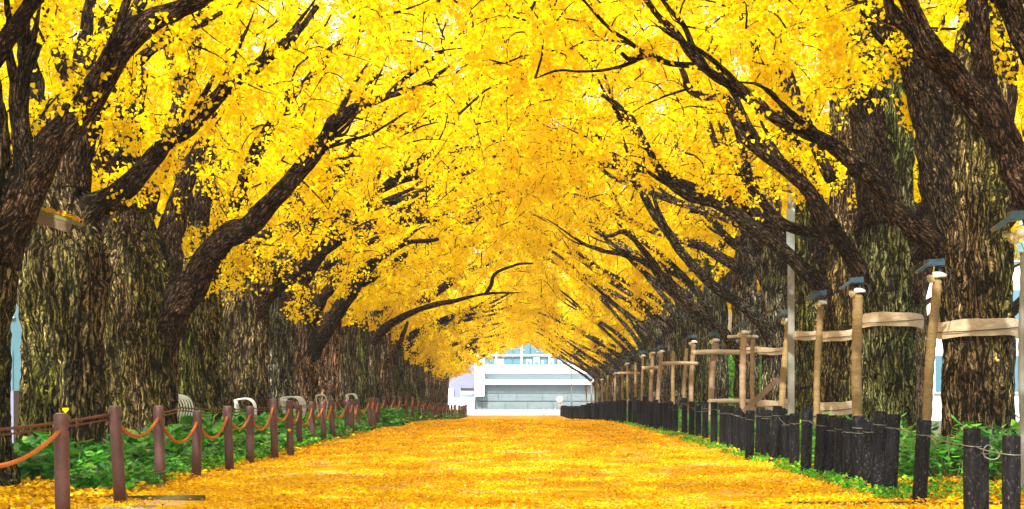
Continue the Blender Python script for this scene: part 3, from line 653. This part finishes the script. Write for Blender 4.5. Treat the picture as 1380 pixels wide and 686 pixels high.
# ------------------------------------------------------------------ black bollards
RB = [(1363, 587, 1363, 17.5), (1310, 577, 1310, 18.3), (1327, 588, 1327, 19.3), (1245.5, 566, 1239, 676), (1204.5, 558, 1200, 665.5), (1187, 554, 1183, 663), (1172, 565, 1170, 656), (1157, 560, 1158.5, 650),
      (1144, 566, 1144.5, 648.5), (1133, 562.5, 1132, 646), (1120.5, 564.5, 1117, 643), (1108, 558, 1104, 643), (1088, 552, 1086, 639), (1071, 557, 1070.5, 629), (1058.5, 559.5, 1059, 624), (1053, 550, 1053, 622),
      (1048, 547, 1041.5, 624), (1033.5, 552, 1031, 617.5), (1025, 549, 1023, 616), (1011, 553, 1010, 620), (1002.5, 551, 1002.5, 613), (993.5, 549, 993.5, 607.5), (984, 547, 984, 605), (975, 547, 974, 603),
      (962.5, 542, 962, 600), (951, 542, 950, 593), (941, 546, 941, 592), (932.5, 541, 932, 590), (922.5, 536, 922.5, 587.5), (910.5, 544.5, 910, 586), (904, 541, 904, 584), (897, 542, 897, 582), (890.5, 543, 890.5, 579),
      (884, 538.5, 884, -63.5), (877.5, 541, 877.5, -65.5), (873, 540, 873, -67.2), (869, 534, 869, -68.8), (864.5, 540, 864.5, -70.6), (860, 539, 860, -72.6), (855, 535, 855, -74.6), (849, 540, 849, -76.6)]
blabel = {0: 'thick black bollard cut by the picture edge beyond the knotted wire', 1: 'black bollard with a loose wire knot at its side', 2: 'thin black bollard half hidden behind the knotted one', 3: 'black bollard leaning alone in front of the wrapped stake'}
def bollard(px, ty, bx, by, thin=False):
    D = -by if by < 0 else by if by < 100 else F*H/(by-HY)
    for _ in range(4):
        if by > 100: D = F*(H-float(gz(D)))/(by-HY)
    X = (bx-VX)*D/F; z0 = float(gz(D)); top = P(px, ty, D); h = top[2]-z0; lx = top[0]-X; r = .040 if thin else .078
    root = empty('bollard', (X, D, z0)); n = 26 if D < 45 else 7; z = np.concatenate([np.linspace(-.05, h-.014, n), [h-.004, h]])
    f = z/h; rr = np.concatenate([np.full(n, r), [r*.95, r*.84]])
    V, Q, T, B = tube(np.stack([lx*f, 0*f, z], 1), rr, 40 if D < 45 else 14)
    if D < 45:
        a = noise(V[:, 0]*45, V[:, 1]*45+D, V[:, 2]*22, 3)-.5; V[:, :2] += ((V[:, :2]-np.outer(V[:, 2]/h, [lx, 0])))*(a[:, None]*.10)
    me = mesh_np('shaft', V, Q, T, True); me.materials.append(M['bollard']); link('shaft', me, root)
    zc = h-.155; c = np.array([lx*zc/h, 0, zc]); a = np.linspace(0, 2*math.pi, 17)
    if D < 60:
        s = MB(); s.tube(np.stack([c[0]+(r+.004)*np.cos(a), (r+.004)*np.sin(a), c[2]+.008*np.cos(a*1+X)], 1), np.full(17, .0042), 5); s.build('wire_loop', M['wire'], root)
    return root, np.array([X, D, z0])+c
banch = []
for i, a in enumerate(RB):
    root, c = bollard(*a, thin=(i == 2)); banch.append(c)
    tag(root, blabel.get(i, f'black charred-looking bollard, {number(i+1)} in line from the camera'), 'bollard', 'black bollards along the path')
D = 79.; i = len(RB); gb = np.random.default_rng(8)
while D < 176:
    X = 4.05-(D-79)*.0045+gb.uniform(-.12, .12); z0 = float(gz(D)); h = .86+gb.uniform(-.05, .06)+.10*max(0, 1-(D-79)/50)*(gb.random() < .25); bx = VX+X*F/D; s_ = F/D
    root, c = bollard(bx+gb.uniform(-.5, .5), HY-(z0+h-H)*s_, bx, -D)
    tag(root, f'black bollard far along the path, {number(i+1)} in line from the camera', 'bollard', 'black bollards along the path'); D += .92+gb.uniform(-.12, .12); i += 1
order = [0, 1, 3, 4, 6, 8, 10, 12, 14, 16, 18, 20, 22, 24, 26, 28]
for q, (a, b_) in enumerate(zip(order[:-1], order[1:])):
    cable([banch[a]+np.array([0, -.07, 0]), banch[b_]+np.array([0, -.07, 0])], f'thin grey wire tied between bollards, {number(q+1)} span from the camera', .0055, 'wire', 'wires tied along the bollards', 'wire', .02)
# loose knot at the second bollard
c = banch[1]; a = np.linspace(0, 7.5, 40)
s = MB(); s.tube(np.stack([c[0]+.10+.055*np.cos(a)+.01*a, c[1]-.10+.02*np.sin(a*2), c[2]-.03+.05*np.sin(a)-.008*a], 1), np.full(40, .0055), 5)
tag(s.build('wire_knot', M['wire']), 'loose looped wire knot hanging beside a thick bollard', 'wire knot')

# edging strips
s = MB(); s.box(((4.3+8)/2+.4, 21.4, .005), (7.6, .06, .05)); tag(s.build('edging_strip', M['darkedge']), 'low dark edging strip in front of the lone leaning bollard', 'edging')
root = empty('edging_stone', (-4.2, 22.3, 0)); tag(root, 'mossy stone edging across the leaves behind the leaning rope post', 'edging')
for a, b_, y in ((-5.3, -4.23, 22.35), (-4.21, -3.38, 22.25)):
    s = MB(); V, Q, T, B = tube(np.stack([np.linspace(a, b_, 16), np.full(16, y), np.full(16, .005)], 1)-np.array([-4.2, 22.3, 0]), .06, 10, disp=.012, seed=4); s.add(V, Q, T, B); s.build('stone', M['kerbstone'], root)

# ------------------------------------------------------------------ stakes with lamps, burlap bands (bollard side)
def lamp_meshes():
    L = {}
    s = MB(); s.box((-.01, 0, .215), (.20, .17, .085), ry=-.08); s.box((-.175, -.02, .145), (.22, .19, .035), ry=-.62)
    s.tube([[.06, 0, .20], [.06, 0, .16]], [.045, .045], 14); L['lamp_housing'] = s.mesh('lamp_housing', False)
    s = MB(); s.tube([[.02, 0, .19], [.045, 0, .11], [.03, 0, .04]], [.018, .018, .018], 10); L['bracket'] = s.mesh('bracket')
    s = MB(); s.tube([[-.05, -.03, .045], [-.02, -.03, .05], [.06, -.03, .055], [.12, -.03, .04]], [.03, .045, .036, .02], 14); L['socket'] = s.mesh('socket')
    t = np.linspace(0, 1, 9); s = MB(); s.tube(np.stack([-.05-.11*t*.6, -.04+0*t, .03-.06*t], 1), .062*np.sqrt(np.clip(np.sin(.25+t*2.75), .02, 1)), 14); L['bulb'] = s.mesh('bulb')
    t = np.linspace(0, 1, 14); s = MB(); s.tube(np.stack([.07+.12*np.sin(t*2.6), .02+0*t, .2-.34*t+.07*np.sin(t*3)], 1), np.full(14, .008), 5); L['lead'] = s.mesh('lead')
    for k, m_ in (('lamp_housing', 'lampblue'), ('bracket', 'lampblue'), ('socket', 'lampwhite'), ('bulb', 'glassamber'), ('lead', 'blackcable')): L[k].materials.append(M[m_])
    return L
LM = lamp_meshes()
def lamp(p, lab, rz=0, sc=1.):
    o = empty('clamp_lamp', p, rz); o.scale = (sc,)*3; tag(o, lab, 'lamp', 'small lamps clamped on the stakes')
    for k, me in LM.items(): link(k, me, o)
    return o
def stake(px, ty, bx, D, wpx, lab, m='pole', with_lamp=None, base_z=None, rz=0):
    top = P(px, ty, D); z0 = float(gz(D)) if base_z is None else base_z; X = (bx-VX)*D/F; r = wpx*D/F/2; h = top[2]-z0
    root = empty('stake', (X, D, z0)); lx = top[0]-X; n = 60; z = np.linspace(-.05, h, n); f = z/h
    rr = r*(1+.07*np.sign(np.sin(z*34+lx*9))*(.5+.5*noise(z*9, 0*z, 0*z, 2)))
    s = MB(); s.tube(np.stack([lx*f+.01*np.sin(z*3), 0*f, z], 1), rr, 14); s.build('wrapped_shaft', M[m], root)
    s = MB(); s.tube([[lx, 0, h-.02], [lx, 0, h+.012]], [r*.86, r*.80], 14); s.build('cut_end', M['boardpale'], root)
    tag(root, lab, 'stake', 'wrapped stakes standing by the bollard row trunks')
    if with_lamp: lamp((top[0], D, top[2]+.02), with_lamp, rz, 1.05)
    return root
stake(1262, 378, 1243, 28.3, 13, 'leaning hessian wrapped stake in the bright gap behind the lone bollard', with_lamp='blue grey clamp lamp over the leaning stake beside the first full trunk')
stake(1155, 398, 1155, 33.5, 14, 'thick straight wrapped stake in front of two banded trunks', with_lamp='blue grey clamp lamp with amber bulb on the thick straight stake')
stake(1105, 413, 1098, 38.5, 9, 'slim wrapped stake crossing the tan band of a green trunk', with_lamp='blue grey clamp lamp on the slim stake by the green trunk', rz=.5)
stake(1062, 436, 1049, 44, 9, 'leaning brown stake beside the pale grey pole', with_lamp='dark clamp lamp with a looping lead beside the pale pole', rz=-.3)
stake(1002, 452, 1000, 47, 8.5, 'pinkish wrapped stake rising above the diagonal plank', 'pinkpole', 'pale clamp lamp on the pinkish stake above the plank')
stake(1014, 458, 1014, 50, 6, 'thin brown stake standing behind the pinkish one')
stake(963, 462, 955, 55, 8, 'pinkish stake leaning between two trunks with a white lamp', 'pinkpole', 'white clamp lamp on the pinkish leaning stake')
stake(934, 464, 929.5, 63, 6.5, 'pinkish upright stake crossing a broad burlap rail', 'pinkpole', 'dark clamp lamp with a wide hood above burlap rail')
stake(925, 470, 919, 66, 5, 'ochre stake just beside the broad burlap rail')
stake(907, 474, 907, 71, 5, 'thin straight stake before a dark trunk near the burlap rail')
stake(891, 476, 884, 78, 5.5, 'leaning pinkish stake in a leaning pair', 'pinkpole', 'dark clamp lamp over the leaning stake pair')
stake(879, 478, 876, 82, 5.5, 'pale stake of the leaning pair', 'pinkpole', 'small clamp lamp on the pale stake of the pair')
gs = np.random.default_rng(9); i = 0
for px in (866, 856, 845, 838, 829, 819, 811, 804, 797, 790):
    D = 5.25*F/(px-VX); s_ = F/D; zt = float(gz(D))+2.65+gs.uniform(-.15, .15); ty = HY-(zt-H)*s_; i += 1
    stake(px, ty, px+gs.uniform(-2.5, 2.5), D, max(.11*s_, 2.), f'slim wrapped stake far down the bollard row, {number(i)} past the leaning pair', ['pole', 'pinkpole'][i % 2],
          f'small clamp lamp far down the row, {number(i)} past the leaning pair' if i % 2 else None)
# pale stake at the picture edge with a lamp
stake(1379, 342, 1378, 24.0, 11, 'pale painted stake at the picture edge before a banded trunk', 'paleporc')
lamp(tuple(P(1376, 322, 23.9)), 'blue grey clamp lamp with white socket at the picture edge', 0, 1.25)
stake(1390, 300, 1386, 23.6, 6, 'thin dark pole beside the pale stake at the edge', 'plank')
# burlap bands round trunks
def band(X, D, z, h, r, lab, z0=0., tilt=.02):
    n = 48; a = np.arange(n)*2*math.pi/n; root = empty('burlap_band', (X, D, z+z0)); s = MB(); rows = []
    hs = np.linspace(-h/2, h/2, 7)
    for k, zz in enumerate(hs):
        rr = r*(1+.05*(noise(np.cos(a)*1.5, np.sin(a)*1.5, 0*a+D, 3)-.5))+.012*np.cos((k/6-.5)*math.pi)+.004*np.sin(a*9+k)
        rows.append(np.stack([rr*np.cos(a), rr*np.sin(a), zz+tilt*np.sin(a*2+D)+.008*np.sin(a*5+k)], 1))
    V = np.vstack(rows); i_ = np.arange(6)[:, None]*n; j = np.arange(n)[None]; j2 = (j+1) % n
    Q = np.stack([i_+j, i_+j2, i_+n+j2, i_+n+j], 2).reshape(-1, 4); s.add(V, Q); s.build('wrap', M['burlap'], root)
    s = MB(); q = np.stack([(r+.035)*np.cos(a), (r+.035)*np.sin(a), .05*np.sin(a+1)], 1); s.tube(np.vstack([q, q[:1]]), .007, 5); s.build('tie_cable', M['blackcable'], root)
    return tag(root, lab, 'burlap band', 'burlap bands wrapped round the trunks')
for k, (zc, h, rx) in {0: (2.0, .26, 1.10), 1: (2.06, .24, 1.12), 2: (2.42, .24, 1.10), 3: (2.28, .20, 1.14), 4: (2.44, .20, 1.14), 5: (2.22, .18, 1.14), 6: (2.38, .18, 1.14)}.items():
    d = RT[k]; band(d['X'], d['D'], zc, h, d['r']*rx, f'tan burlap band round the {number(k+1)} trunk of the bollard row')
for k in (3, 5):
    d = RT[k]; band(d['X']-.0, d['D'], .86, .26, d['r']*1.18, f'lower pinkish burlap wrap on the {number(k+1)} trunk of the bollard row')
# horizontal burlap rails tied to the stakes further on
def rail(px0, px1, py, D, hpx, lab):
    a, b_ = P(px0, py, D), P(px1, py, D+.6); s = MB(); s.tube(resample([a, (a+b_)/2+np.array([0, 0, .015]), b_], 12), hpx*.75*D/F/2, 10, disp=.006, seed=int(px0)); tag(s.build('burlap_rail', M['burlap']), lab, 'rail', 'burlap wrapped rails between stakes')
rail(981, 1021, 454, 50, 6, 'short burlap rail on top of the pinkish stakes')
rail(933, 1000, 475, 54.5, 10, 'long burlap wrapped rail behind the white lamp stake')
rail(893, 940, 490, 60, 7, 'burlap wrapped rail low between dark trunks')
rail(866, 893, 496, 80, 7, 'broad burlap wrapped rail on the leaning pair')
rail(832, 862, 503, 98, 5, 'distant burlap rail past the leaning pair')
rail(955, 1012, 541, 52, 9, 'low burlap wrapped rail just above the bollard tops')
# diagonal plank, pale pole, yellow stake
s = MB(); a, b_ = P(1006, 553, 38.2), P(1045, 513, 38.6); d = b_-a; ang = math.atan2(d[2], d[0]); s.box((a+b_)/2, (np.linalg.norm(d), .05, .105), ry=-ang)
tag(s.build('plank', M['plank'], smooth=False), 'dark weathered plank poking up diagonally behind the bollards', 'plank')
root = empty('pale_pole', (P(1066, 0, 43)[0], 43, 0)); tag(root, 'square pale grey pole standing between two banded trunks', 'pole')
s = MB(); s.box((0, 0, 2.85), (.13, .13, 5.7)); s.build('shaft', M['paleporc'], root, False)
s = MB(); s.box((-.02, -.075, 4.5), (.17, .02, .95)); s.build('sign_plate', M['paleblue'], root, False)
s = MB(); p = P(351.5, 598, 42); s.box((p[0], 42, .22), (.055, .055, .5)); tag(s.build('marker_stake', M['yellowstake'], smooth=False), 'short yellow marker stake in the leaves behind the rope fence', 'marker stake')

# small plank roof behind the first trunk
c = P(50, 292, 26.6); root = empty('roof', (c[0], 26.6, 0)); root.name = 'sign_roof'; tag(root, 'small tilted plank roof littered with leaves beside the dark trunk', 'small roof')
tl = .30
for k in range(4):
    s = MB(); s.box((.04, (k-1.5)*.155, c[2]+.06), (1.0, .15, .045), ry=tl); s.build('board', M['boardgreen'], root, False)
s = MB(); s.box((-.20, -.325, c[2]+.035), (.52, .03, .17), ry=tl); s.build('fascia', M['plank'], root, False)
s = MB(); s.box((.285, -.325, c[2]-.11), (.45, .03, .12), ry=tl); s.build('fascia', M['boardpale'], root, False)
s = MB(); s.box((-.42, 0, (c[2])/2), (.10, .10, c[2])); s.build('post', M['plank'], root, False)
g = np.random.default_rng(3); n = 420; xx = g.uniform(-.45, .54, n); pos = np.stack([xx, g.uniform(-.31, .31, n), c[2]+.095-.04-math.tan(tl)*(xx-.04)+g.uniform(.03, .07, n)], 1)
me = leaves_mesh('leaf_cover', pos, .06, g, .5); me.materials.append(M['fallen']); kind(link('leaf_cover', me, root), 'stuff')

# ------------------------------------------------------------------ white benches seen end-on
def bench_meshes():
    out = []
    for k in range(6):
        y = k*.34; s = MB(); t = np.linspace(0, 1, 22)
        arm = np.array([[-.62, y, 1.02], [-.40, y, 1.05], [-.10, y, 1.06], [.12, y, .98], [.20, y, .80], [.17, y, .66]]); s.tube(resample(arm, 22), .019, 8)
        s.tube(resample([[.16, y, .0], [.05, y, .25], [.12, y, .5], [.18, y, .72]], 12), .019, 8); s.tube(resample([[-.55, y, .0], [-.42, y, .4], [-.52, y, .8], [-.62, y, 1.03]], 12), .019, 8)
        a = np.linspace(.2, 5.8, 26); s.tube(np.stack([-.16+(.05+.028*a)*np.cos(a), y+0*a, .66+(.05+.022*a)*np.sin(a)], 1), .013, 6)
        a = np.linspace(-1.2, 3.6, 16); s.tube(np.stack([.0+.13*np.cos(a), y+0*a, .32+.13*np.sin(a)], 1), .013, 6)
        s.box((-.19, y, .45), (.66, .03, .035)); out.append(('end_frame', s.mesh('end_frame'), 'white'))
    for x, z in ((-.42, .475), (-.28, .475), (-.14, .475), (0, .475)):
        s = MB(); s.box((x, .85, z), (.115, 1.78, .025)); out.append(('slat', s.mesh('slat', False), 'white'))
    for x, z in ((-.50, .62), (-.545, .76), (-.59, .90)):
        s = MB(); s.box((x, .85, z), (.025, 1.78, .10)); out.append(('slat', s.mesh('slat', False), 'white'))
    for n_, me, m_ in out: me.materials.append(M[m_])
    return out
BM = bench_meshes()
for i, (px, D) in enumerate(((230, 38.8), (336, 46.2), (398, 52.4), (437, 58.6), (476, 66.5))):
    o = empty('bench', (P(px, 0, D)[0], D, float(gz(D))-.0+([.08, .0, .03, .08, .1, .1, .1][i])), R([0, 4, -3, 5, 0, 3, 0][i])); o.scale = ((.76, .55, .62, .4, .4)[i], 1 if i == 0 else .55, .97)
    tag(o, f'white scrolled metal bench between rope fence row trunks, {number(i+1)} from the camera', 'bench', 'white metal benches between the trunks')
    for n_, me, m_ in BM: link(n_, me, o)

# ------------------------------------------------------------------ shrubs and ground cover
def shrub_variant(seed, w_, h, n, size, wd=.42):
    g = np.random.default_rng(seed); pos, nor = [], []
    ns = int(n/9); stems = MB(); V, T = [], []; base = 0
    tpl = np.array([[0, 0, 0], [wd*.75, .30, .05], [wd, .55, .04], [wd*.55, .85, -.02], [0, 1.08, -.10], [-wd*.55, .85, -.02], [-wd, .55, .04], [-wd*.75, .30, .05], [0, .5, -.06]])
    tri = np.array([[8, i, (i+1) % 8] for i in range(8)])
    for _ in range(ns):
        r = math.sqrt(g.random()); a = g.uniform(0, 6.28); x, y = w_*r*math.cos(a), w_*1.1*r*math.sin(a); z = h*(1-.55*r*r)*g.uniform(.45, 1.0)
        stems.tube(resample([[x*.5, y*.5, 0], [x*.8, y*.8, z*.6], [x, y, z]], 5), [.010, .009, .008, .006, .004], 4)
        m_ = 9; a0 = g.uniform(0, 6.28)
        for q in range(m_):
            az = a0+q*2.4+g.normal(0, .3); el = g.uniform(-.65, .55); sz = size*g.uniform(.65, 1.25)
            d = np.array([math.cos(az)*math.cos(el), math.sin(az)*math.cos(el), math.sin(el)]); s_ = np.array([-math.sin(az), math.cos(az), g.normal(0, .25)]); s_ /= np.linalg.norm(s_); nn = np.cross(s_, d)
            p = np.array([x, y, z-g.random()*h*.35])+d*.05
            V.append(p+(tpl[:, :1]*s_+tpl[:, 1:2]*d+tpl[:, 2:]*nn)*sz); T.append(tri+base); base += 9
    lv = mesh_np('leaves', np.vstack(V), None, np.vstack(T), smooth=True); lv.materials.append(M['green'])
    st = stems.mesh('stems'); st.materials.append(M['boardgreen']); return [('stems', st), ('leaves', lv)]
SV = [shrub_variant(s, .62, .62, 420, .15) for s in (1, 2, 3)]+[shrub_variant(s, .70, .92, 520, .17, .26) for s in (4, 5)]
gS = np.random.default_rng(21)
def shrub(v, x, y, sc, lab, grp):
    o = empty('leafy_shrub', (x, y, float(gz(y))), gS.uniform(0, 6.28)); o.scale = (sc, sc, sc*gS.uniform(.9, 1.1)); tag(o, lab, 'shrub', grp)
    for n_, me in SV[v]: kind(link(n_, me, o), 'stuff')
y = 24.4
while y < 172:
    for lat in ((-5.0, -5.8, -6.6) if y < 60 else (-5.1, -6.0)):
        x = lat+gS.uniform(-.22, .22)
        if y < 26.8 and x < -5.55: continue
        sc = gS.uniform(.8, 1.1)*(.55 if lat > -5.2 and y < 70 else .95)*(1.35 if 36 < y < 75 else 1.12)
        shrub(int(gS.integers(0, 3)), x, y+gS.uniform(-.3, .3), sc, 'broad-leaved glossy green shrub in the bed behind the rope fence', 'green shrubs behind the rope fence')
    y += .95 if y < 60 else 2.0
for x, y, s_ in ((6.9, 27.5, .95), (6.2, 27.6, .9), (5.7, 27.2, .85), (6.5, 26.6, .9), (5.55, 28.6, .8), (7.3, 26.8, .95), (5.2, 27.9, .6), (7.6, 28.4, .9)):
    shrub(3+int(gS.integers(0, 2)), x, y, s_, 'long-leaved green shrub at the foot of the banded trunk', 'green shrubs behind the bollards')
y = 31.
while y < 150:
    for lat in (5.3, 6.2): shrub(3+int(gS.integers(0, 2)), lat+gS.uniform(-.25, .25), y+gS.uniform(-.4, .4), gS.uniform(.6, .85), 'green shrub filling the bed behind the black bollards', 'green shrubs behind the bollards')
    y += 1.5 if y < 60 else 3.2
def cover(name, n, x0, x1, y0, y1, seed, size, clump=.5, hmax=.12, p=1.):
    g = np.random.default_rng(seed); x = g.uniform(x0, x1, n*4); y = y0*(y1/y0)**g.random(n*4); k = noise(x*1.6, y*.9, 0*x, seed) > clump; x, y = x[k][:n], y[k][:n]
    me = leaves_mesh(name, np.stack([x, y, gz(y)+g.uniform(.01, hmax, len(x))], 1), size, g, .8); me.materials.append(M['green']); return kind(link(name, me), 'stuff')
cover('ground_cover', 9000, 3.85, 4.5, 22, 150, 5, .055, .42, .10)
cover('ground_cover', 4500, 4.5, 6.6, 21.8, 40, 6, .05, .5, .08)
cover('ground_cover', 9000, -5.4, -4.45, 23.5, 170, 7, .08, .48, .14)

# ------------------------------------------------------------------ end of the avenue: building, wall, lamp post, round sign
S = 210.; sc_ = S/F
def bx(px): return (px-VX)*sc_
def bz(py): return H-(py-HY)*sc_
root = empty('end_building', (0, S, float(gz(S)))); tag(root, 'pale white and glass building closing the end of the avenue', 'building')
o0 = np.array([0, S, float(gz(S))])
def wb(name, x0, x1, y0, y1, yf, depth, m, parent=root):       # px extents, front offset in m, depth in m
    X0, X1, Z0, Z1 = bx(x0), bx(x1), bz(y1), bz(y0)
    s = MB(); s.box(np.array([(X0+X1)/2, S+yf+depth/2, (Z0+Z1)/2])-o0, (X1-X0, depth, Z1-Z0)); return s.build(name, M[m], parent, False)
wb('wall', 640, 900, 519, 560, .12, .8, 'darkwall')
gq = np.random.default_rng(4)
for r_, (ya, yb) in enumerate(((518.5, 529.5), (530, 540.5), (541, 553))):
    x = 641+r_*-9
    while x < 900:
        w_ = gq.uniform(22, 40); x1 = min(x+w_, 900); wb('stone', max(x, 641)+.35, x1-.35, ya+.3, yb-.3, -.02-gq.uniform(0, .08), .3, 'stone'); x = x1
wb('ledge', 652, 900, 511.5, 518.3, -1.0, 12, 'concrete'); wb('soffit', 652, 900, 503.5, 511.2, .5, 10, 'paleblue'); wb('parapet', 648, 900, 492, 503.3, -.6, 11, 'concrete')
wb('pillar', 640, 653, 485, 534, -1.6, 1.2, 'concrete'); wb('pillar', 642, 646, 440, 484.8, -1.6, .5, 'concrete'); wb('pillar', 649, 653, 440, 484.8, -1.6, .5, 'concrete')
for x in range(655, 890, 12): wb('pane', x+.6, x+11.6, 478.6, 491.5, 4.0, .06, 'glass'); wb('pane', x+.6, x+11.6, 452, 477, 4.0, .06, 'glass')
for x in (667, 702, 740, 776, 812, 850): wb('mullion', x, x+2.4, 440, 491.8, 3.7, .4, 'concrete')
wb('transom', 648, 900, 476.6, 479, 3.6, .3, 'concrete'); wb('rear_wall', 640, 900, 380, 492, 7, 2, 'paleblue'); wb('balcony_block', 667, 679, 484, 491.9, -.3, 1.2, 'concrete')
for x0, x1, y0 in ((709, 716, 484), (719, 727, 482), (730, 733, 486), (741, 746, 483), (752, 758, 485), (765, 771, 483)):
    wb('chair_back', x0, x1, y0, 487.5, .6, .1, 'concrete'); wb('chair_leg', x0+.4, x0+1.2, 487.5, 492, .6, .1, 'concrete'); wb('chair_leg', x1-1.2, x1-.4, 487.5, 492, .6, .1, 'concrete')
wb('upper_storey', 560, 1000, 250, 440, 2, 12, 'concrete')
wb('wing_wall', 420, 640, 400, 523, 6, 8, 'lilac'); wb('wing_band', 619, 641, 527, 531, 4.9, .5, 'concrete'); wb('wing_panel', 609, 619, 520, 537, 5.6, .5, 'lilac'); wb('wing_base', 420, 640, 536, 556, -.6, 6, 'concrete')
wb('wing_recess', 619, 640, 531.2, 535.8, 5.4, .4, 'paleblue'); wb('wing_sill', 420, 609, 523.2, 536, 5.2, 2, 'concrete')
# side buildings far behind the rows
def block(X0, X1, Y, h, lab, floors=4, wm='concrete'):
    root = empty('office_building', ((X0+X1)/2, Y, 0)); tag(root, lab, 'building'); w_ = X1-X0
    s = MB(); s.box((0, 6, h/2-.3), (w_, 11.4, h+.6)); s.build('wall', M[wm], root, False)
    for f in range(floors):
        z = 1.0+f*h/floors
        for k in range(int(w_/3.2)):
            x = -w_/2+1.7+k*3.2; s = MB(); s.box((x, .24, z+1.2), (2.3, .1, 1.9)); wn = s.build('window', M['glass'], root, False)
            s = MB(); s.box((x, .2, z+.18), (2.5, .25, .08)); s.build('sill', M['paleblue'], wn, False)
block(12, 50, 110, 14, 'white office block glimpsed between the banded trunks'); block(-52, -16, 96, 14, 'pale blue grey office block behind the rope fence row', wm='teal')
s = MB(); s.box((-9.9, 70, .55), (.25, 60, 1.3)); tag(s.build('garden_wall', M['lilac'], smooth=False), 'low grey lilac wall glimpsed beside the darkest trunk', 'wall')
# lamp post, round sign, small white posts, at the street
D = 178.; p = P(770, 0, D); root = empty('lamp_post', (p[0], D, float(gz(D)))); tag(root, 'tall thin pale lamp post standing by the street', 'lamp post')
s = MB(); s.tube([[0, 0, 0], [0, 0, .3], [0, 0, .35], [0, 0, 5.2]], [.10, .10, .055, .045], 10); s.build('mast', M['paleporc'], root)
s = MB(); s.tube(resample([[0, 0, 5.1], [-.3, 0, 5.5], [-.9, 0, 5.55]], 8), .035, 8); s.build('arm', M['paleporc'], root)
s = MB(); s.box((-1.1, 0, 5.53), (.5, .2, .08)); s.build('lamp_head', M['lampwhite'], root, False)
D = 177.; p = P(754.5, 538, D); root = empty('round_sign', (p[0], D, float(gz(D)))); hz = p[2]-float(gz(D)); tag(root, 'round white sign on a short post near the last bollards', 'sign')
s = MB(); s.tube([[0, 0, hz], [0, -.03, hz], [0, -.05, hz]], [.34, .34, .31], 24); V = s.V[0]; V[:, 2] = hz+(V[:, 2]-hz)*.82; s.build('disc', M['concrete'], root)
s = MB(); s.tube([[.04, .03, 0], [.04, .03, hz]], [.03, .03], 8); s.build('post', M['paleporc'], root)
s = MB(); s.box((.04, -.01, hz-.55), (.32, .04, .30)); s.build('plate', M['lampwhite'], root, False)
for i, px in enumerate((733, 741, 748, 757, 763)):
    D = 177.5+i*.3; p = P(px, 0, D); s = MB(); z0 = float(gz(D)); s.tube([[p[0], D, z0], [p[0], D, z0+.62-.1*(i % 2)], [p[0], D, z0+.66-.1*(i % 2)]], [.05, .05, .02], 8)
    tag(s.build('street_bollard', M['lampwhite']), f'small white bollard by the street, {number(i+1)} counted towards the round sign and beyond', 'bollard', 'small white bollards at the street')


g = np.random.default_rng(6); n = 26000; a = g.random((n, 3)); pos = np.stack([10.8+a[:, 0]*1.5, 66+a[:, 1]*60, .1+a[:, 2]*3.2], 1); pos[:, 2] *= .85+.3*noise(pos[:, 1]*.5, pos[:, 0], 0*pos[:, 0], 3)
root = empty('hedge', (11.5, 96, 0)); pos[:, :2] -= [11.5, 96]; me = leaves_mesh('leaves', pos, .17, g); me.materials.append(M['green']); kind(link('leaves', me, root), 'stuff')
s = MB()
for y in np.arange(-29, 30, 1.5): s.tube([[0, y, 0], [.1, y+.1, 2.6]], [.04, .02], 5)
kind(s.build('stems', M['plank'], root), 'stuff'); tag(root, 'tall green hedge glimpsed between the banded trunks', 'hedge')
# ------------------------------------------------------------------ thin autumn haze round everything
m = bpy.data.materials.new('thin haze'); m.use_nodes = True; t = m.node_tree; t.nodes.clear()
pv = t.nodes.new('ShaderNodeVolumePrincipled'); pv.inputs['Density'].default_value = .0003; pv.inputs['Color'].default_value = (.95, .97, 1, 1)
oo = t.nodes.new('ShaderNodeOutputMaterial'); t.links.new(pv.outputs[0], oo.inputs['Volume'])
s = MB(); s.box((0, 115, 9), (260, 290, 21)); kind(s.build('haze', m, None, False), 'stuff')
